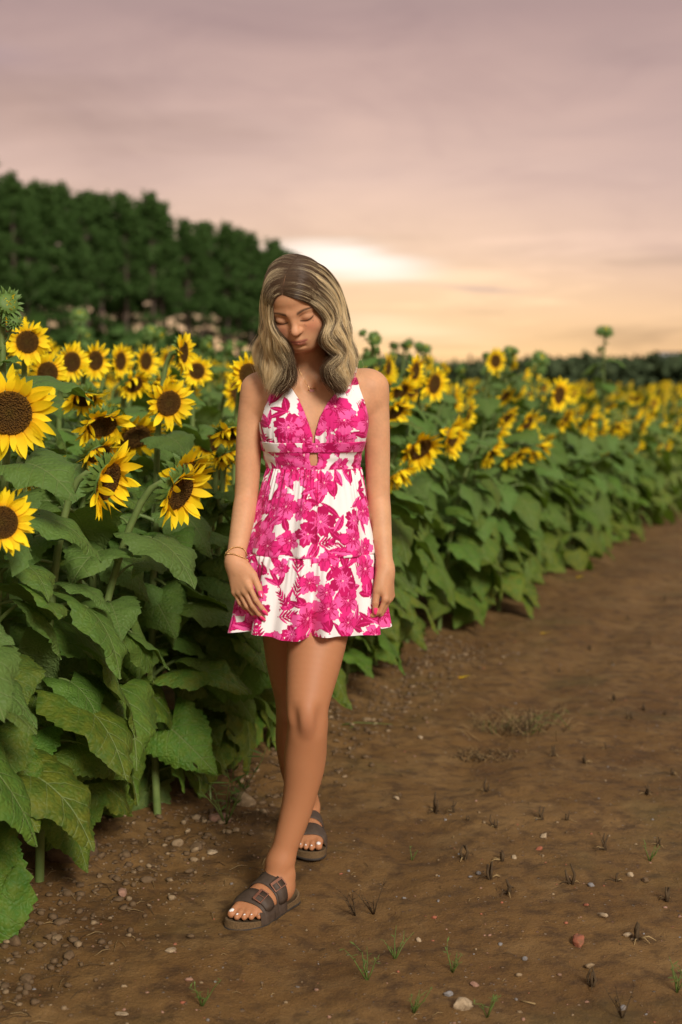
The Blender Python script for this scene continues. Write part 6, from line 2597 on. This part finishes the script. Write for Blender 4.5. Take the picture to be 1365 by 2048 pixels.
# gravel and crumbs: nobody could count them
def crumbs(n, xf, size, mat, name, lab, seed, sink=0.3):
    r = np.random.default_rng(seed)
    X, Y = xf(r, n)
    S = size(r, n)
    Z = ground_z(X, Y)
    V = IV0[None] * (1 + r.uniform(-0.3, 0.3, (n, 12, 1))) * np.stack([S * r.uniform(0.7, 1.3, n), S * r.uniform(0.7, 1.3, n), S * r.uniform(0.4, 0.8, n)], 1)[:, None, :]
    a = r.uniform(0, 6.28, n)
    x = V[:, :, 0] * np.cos(a)[:, None] - V[:, :, 1] * np.sin(a)[:, None]
    y = V[:, :, 0] * np.sin(a)[:, None] + V[:, :, 1] * np.cos(a)[:, None]
    V = np.stack([x + X[:, None], y + Y[:, None], V[:, :, 2] + (Z + S * sink)[:, None]], 2).reshape(-1, 3)
    F = (IF0[None] + (np.arange(n) * 12)[:, None, None]).reshape(-1, 3)
    me = mesh_np(name, V, F, True, mat, np.repeat(r.integers(0, len(mat), n), 20))
    return tag(obj(name, me), lab, None, None, 'stuff')


def on_path(r, n):
    Y = 2.9 + 7.0 * r.random(n) ** 1.7
    X = edge_x(Y) + r.uniform(0.0, 1, n) * (0.30 * Y - edge_x(Y))
    return X, Y


def at_edge(r, n):
    Y = 2.75 + 4.5 * r.random(n) ** 1.3
    X = edge_x(Y) + r.normal(-0.10, 0.13, n)
    return X, Y


crumbs(1700, on_path, lambda r, n: 0.0012 + 0.0050 * r.random(n) ** 3.2, [SM['tan'], SM['clod'], SM['tan'], SM['grey'], SM['pink'], SM['clod'], SM['red']],
       'gravel', 'small mixed gravel bedded in the dirt path', 1, 0.1)
crumbs(3600, at_edge, lambda r, n: 0.002 + 0.012 * r.random(n) ** 3.6, [SM['clod'], SM['clod'], SM['clod'], SM['clod'], SM['tan']],
       'dirt_crumbs', 'crumbled soil heaped along the foot of the sunflowers', 2, 0.35)

M_STUB = simple_mat('dead_stalk', (0.045, 0.028, 0.014), (0.10, 0.065, 0.032), 60, 0.85, 0.3, 0.2)
M_STRAW = simple_mat('dry_straw', (0.20, 0.13, 0.055), (0.32, 0.22, 0.10), 40, 0.8, 0.2, 0.2)
M_WEED = simple_mat('green_weed', (0.070, 0.115, 0.020), (0.12, 0.17, 0.035), 30, 0.6, 0.2, 0.3)


def stub(seed, h):
    r = np.random.default_rng(seed)
    mb = MB()
    for i in range(int(r.integers(2, 5))):
        a = r.uniform(0, 6.28)
        t = r.uniform(0.05, 0.5)
        l = h * r.uniform(0.5, 1.1)
        d = np.array((math.cos(a) * t, math.sin(a) * t, 1))
        k = r.normal(0, 0.12, 2)
        mb.tube([(d[0] * 0.006, d[1] * 0.006, -0.006), d * l * 0.5 + (k[0] * l, k[1] * l, 0), d * l], [0.0036, 0.0028, 0.0016], 5, 0)
    for i in range(3):
        a = r.uniform(0, 6.28)
        l = r.uniform(0.012, 0.032)
        c = np.array((math.cos(a), math.sin(a), 0))
        mb.tube([c * 0.004 + (0, 0, 0.003), c * l * 0.6 + (0, 0, 0.006), c * l + (0, 0, 0.001)], [0.0014, 0.0012, 0.0006], 4, int(r.integers(0, 2)))
    return mb.mesh('stubble', [M_STUB, M_STRAW])


def weed(seed, h, green=True, n=5):
    r = np.random.default_rng(seed)
    mb = MB()
    for i in range(n):
        a = r.uniform(0, 6.28)
        t = r.uniform(0.15, 0.8)
        l = h * r.uniform(0.5, 1.1)
        c = np.array((math.cos(a) * t, math.sin(a) * t, 1.0))
        P = [np.array((0, 0, -0.004)), c * l * 0.35, c * l * 0.7 + r.normal(0, 0.05, 3) * l, c * l + r.normal(0, 0.08, 3) * l]
        mb.tube(P, [0.0017, 0.0014, 0.0010, 0.0005], 4, 0 if green else 1)
        for q in range(int(r.integers(4, 9)) if green else 3):
            s = r.uniform(0.25, 1.0) * 3
            i0 = min(2, int(s))
            p = P[i0] + (P[i0 + 1] - P[i0]) * (s - i0)
            b = r.normal(size=3)
            b[2] = abs(b[2]) * 0.6
            b = b / np.linalg.norm(b) * l * r.uniform(0.12, 0.3)
            if green:
                e = np.cross(b, (0, 0, 1.0)) * 0.16
                mb.add([p, p + b * 0.5 + e, p + b, p + b * 0.5 - e], [(0, 1, 2, 3)], 0)
            else:
                mb.tube([p, p + b * 0.6, p + b + (0, 0, 0.3 * l * 0.1)], [0.001, 0.0008, 0.0004], 3, 1)
    return mb.mesh('weed', [M_WEED, M_STUB])


STUBS = [(869, 1625, 1.5), (1085, 1640, 1.2), (1135, 1641, .8), (1107, 1512, 1.3), (1169, 1526, 1.2), (1211, 1498, 1), (1228, 1403, 1), (1289, 1421, 1), (1329, 1430, .8),
         (1261, 1438, 1.1), (928, 1718, 1.5), (1004, 1722, 1.3), (1015, 1788, 1.6), (981, 1758, 1.3), (1144, 1768, 1.4), (1211, 1700, 1.2), (1292, 1588, 1.2), (1334, 1802, 1.4),
         (1275, 1880, 1.6), (1233, 1764, 1), (1183, 1972, 1.2), (970, 1583, 1.3), (908, 1625, 1), (992, 1655, 1), (936, 1641, .7), (1318, 1690, 1), (1225, 1330, 1), (1180, 1300, .9),
         (1300, 1290, 1), (1120, 1345, .8), (1255, 1240, 1), (1330, 1200, 1), (1345, 1550, 1), (1060, 1425, .8)]
SPECIAL = {0: 'thickest dark cut stalk standing up in the path right of the rear sandal', 12: 'twisted dark stub with straw litter in the centre of the lower path',
           10: 'forked brown stub left of another of its height in mid path', 18: 'branched dead stub at the right edge level with the front sandal',
           14: 'bushy dead stub right of the path centre above the red flake'}
svar = [stub(60 + k, 0.036) for k in range(7)]
for i, (px, py, s) in enumerate(STUBS):
    p = gpt(px, py)
    o = obj('stubble', svar[i % 7])
    o.location = p
    o.rotation_euler = (0, 0, dr.uniform(0, 6.28))
    o.scale = (s, s, s * dr.uniform(0.9, 1.2))
    tag(o, SPECIAL.get(i, 'short dark cut stalk left standing in the dirt path'), 'stubble', 'cut stalks standing in the path')
WEEDS = [(791, 1918, 0.085, True, 'tallest fresh green weed in the path below the sandals'), (735, 1960, 0.075, True, 'thin green weed left of the tallest one, partly brown'),
         (905, 1945, 0.060, True, 'small green sprig above the big pale stone'), (827, 2026, 0.065, True, 'green feathery weed at the bottom edge left of the big pale stone'),
         (712, 1832, 0.080, False, 'bare upright twigs right of the front sandal'), (748, 1828, 0.085, False, 'spreading bare twigs just right of the upright ones'),
         (975, 2034, 0.055, True, 'low green weed at the bottom right of the big pale stone'), (1354, 1985, 0.070, True, 'bright green weed cut by the right edge near the bottom'),
         (1300, 1722, 0.050, True, 'green weed near the right edge in mid path'), (824, 1720, 0.040, True, 'single green blade in the path right of the shin'),
         (404, 2012, 0.055, True, 'small weed at the bottom left below the pinkish pebble'), (1245, 2036, 0.08, False, 'dead branching weed in the lower right corner')]
for i, (px, py, h, g, lab) in enumerate(WEEDS):
    p = gpt(px, py)
    o = obj('weed', weed(200 + i, h, g, 5 if i != 9 else 2))
    o.location = p
    tag(o, lab, 'weed')
# rank weed under the sunflowers by the rocks
o = obj('weed', weed(321, 0.24, True, 9))
o.location = gpt(452, 1648)
tag(o, 'stringy pale green weed sprawling by the rocks left of the shin', 'weed')


def grass_clump(seed, n, spread, hgt, mats):
    r = np.random.default_rng(seed)
    mb = MB()
    for i in range(n):
        a = r.uniform(0, 6.28)
        o_ = np.array((r.normal(0, spread), r.normal(0, spread * 0.7), 0.0))
        l = hgt * r.uniform(0.4, 1.3)
        t = r.uniform(0.6, 2.2)
        c = np.array((math.cos(a) * t, math.sin(a) * t, 1.0))
        c /= np.linalg.norm(c)
        P = [o_, o_ + c * l * 0.5 + (0, 0, l * 0.10), o_ + c * l - (0, 0, l * 0.12 * t)]
        P[2][2] = max(P[2][2], 0.002)
        mb.tube(P, [0.0013, 0.0011, 0.0004], 3, int(r.choice(len(mats), p=[0.5, 0.38, 0.12])))
    return mb.mesh('grass_clump', mats)


for (px, py, n, sp, hh, lab) in ((1035, 1462, 160, 0.085, 0.12, 'flattened clump of dry straw and grass on the path behind the girl'),
                                 (965, 1515, 190, 0.065, 0.035, 'dark heap of mulched stalks left below the straw clump'),
                                 (1085, 1440, 60, 0.05, 0.08, 'thin dry grass right of the straw clump')):
    p = gpt(px, py)
    o = obj('grass_clump', grass_clump(int(px), n, sp, hh, [M_STRAW, M_STUB, M_WEED] if hh > 0.05 else [M_STUB, M_STRAW, M_STUB]))
    o.location = p
    tag(o, lab, 'grass clump')

# dead stems and straw strewn at the foot of the field
r = np.random.default_rng(99)
mb = MB()
for i in range(420):
    y = 2.9 + 5.5 * r.random() ** 1.3
    x = float(edge_x(y)) + r.normal(-0.02, 0.20)
    if i % 4 == 0:
        y = 2.95 + 4.5 * r.random()
        x = float(edge_x(y)) + r.uniform(0.1, 1.3)
    a = r.uniform(0, 6.28)
    l = r.uniform(0.015, 0.07) if i % 4 else r.uniform(0.008, 0.03)
    d = np.array((math.cos(a), math.sin(a), 0)) * l
    z0, z1 = float(ground_z(x, y)), float(ground_z(x + d[0], y + d[1]))
    mb.tube([(x, y, z0 + 0.002), (x + d[0] * .5, y + d[1] * .5, (z0 + z1) / 2 + 0.004 + l * 0.08), (x + d[0], y + d[1], z1 + 0.002)], [0.0009, 0.0011, 0.0006], 3, int(r.integers(0, 2)), False)
tag(obj('straw_litter', mb.mesh('straw_litter', [M_STRAW, M_STUB])), 'broken straw and stem bits littering the soil', None, None, 'stuff')

mb = MB()
mb.tube([(0, 0, 0.004), (0.06, 0.003, 0.012), (0.13, -0.004, 0.010), (0.20, 0.004, 0.005)], [0.0022, 0.002, 0.0016, 0.0008], 6, 0)
mb.tube([(0.03, 0, 0.008), (0.045, -0.03, 0.006), (0.03, -0.06, 0.004)], [0.0014, 0.0012, 0.0006], 5, 0)
o = obj('fallen_stalk', mb.mesh('fallen_stalk', [M_WEED]))
o.location = gpt(684, 1453)
tag(o, 'thin green stem lying on the soil behind the knee', 'stem')
mb = MB()
mb.tube([(0, 0, 0.003), (0.03, -0.018, 0.004)], [0.002, 0.0016], 6, 0)
o = obj('straw_piece', mb.mesh('straw_piece', [M_STRAW]))
o.location = gpt(1042, 2004)
tag(o, 'short orange straw lying right of the big pale stone', 'straw')
FALLEN = [(917, 1357, 'yellow fallen petal on the soil near the straw clump'), (1081, 1268, 'yellow fallen petal farther up the path'),
          (1153, 1155, 'yellow petal under the leafy bank, left of two'), (1180, 1152, 'yellow petal under the leafy bank, right of two')]
for px, py, lab in FALLEN:
    o = obj('fallen_petal', PETALS[1].copy())
    p = gpt(px, py)
    o.location = (p[0], p[1], p[2] + 0.004)
    o.scale = (0.11, 0.11, 0.11)
    o.rotation_euler = (0.1, 0, dr.uniform(-0.5, 0.5))
    tag(o, lab, 'petal')
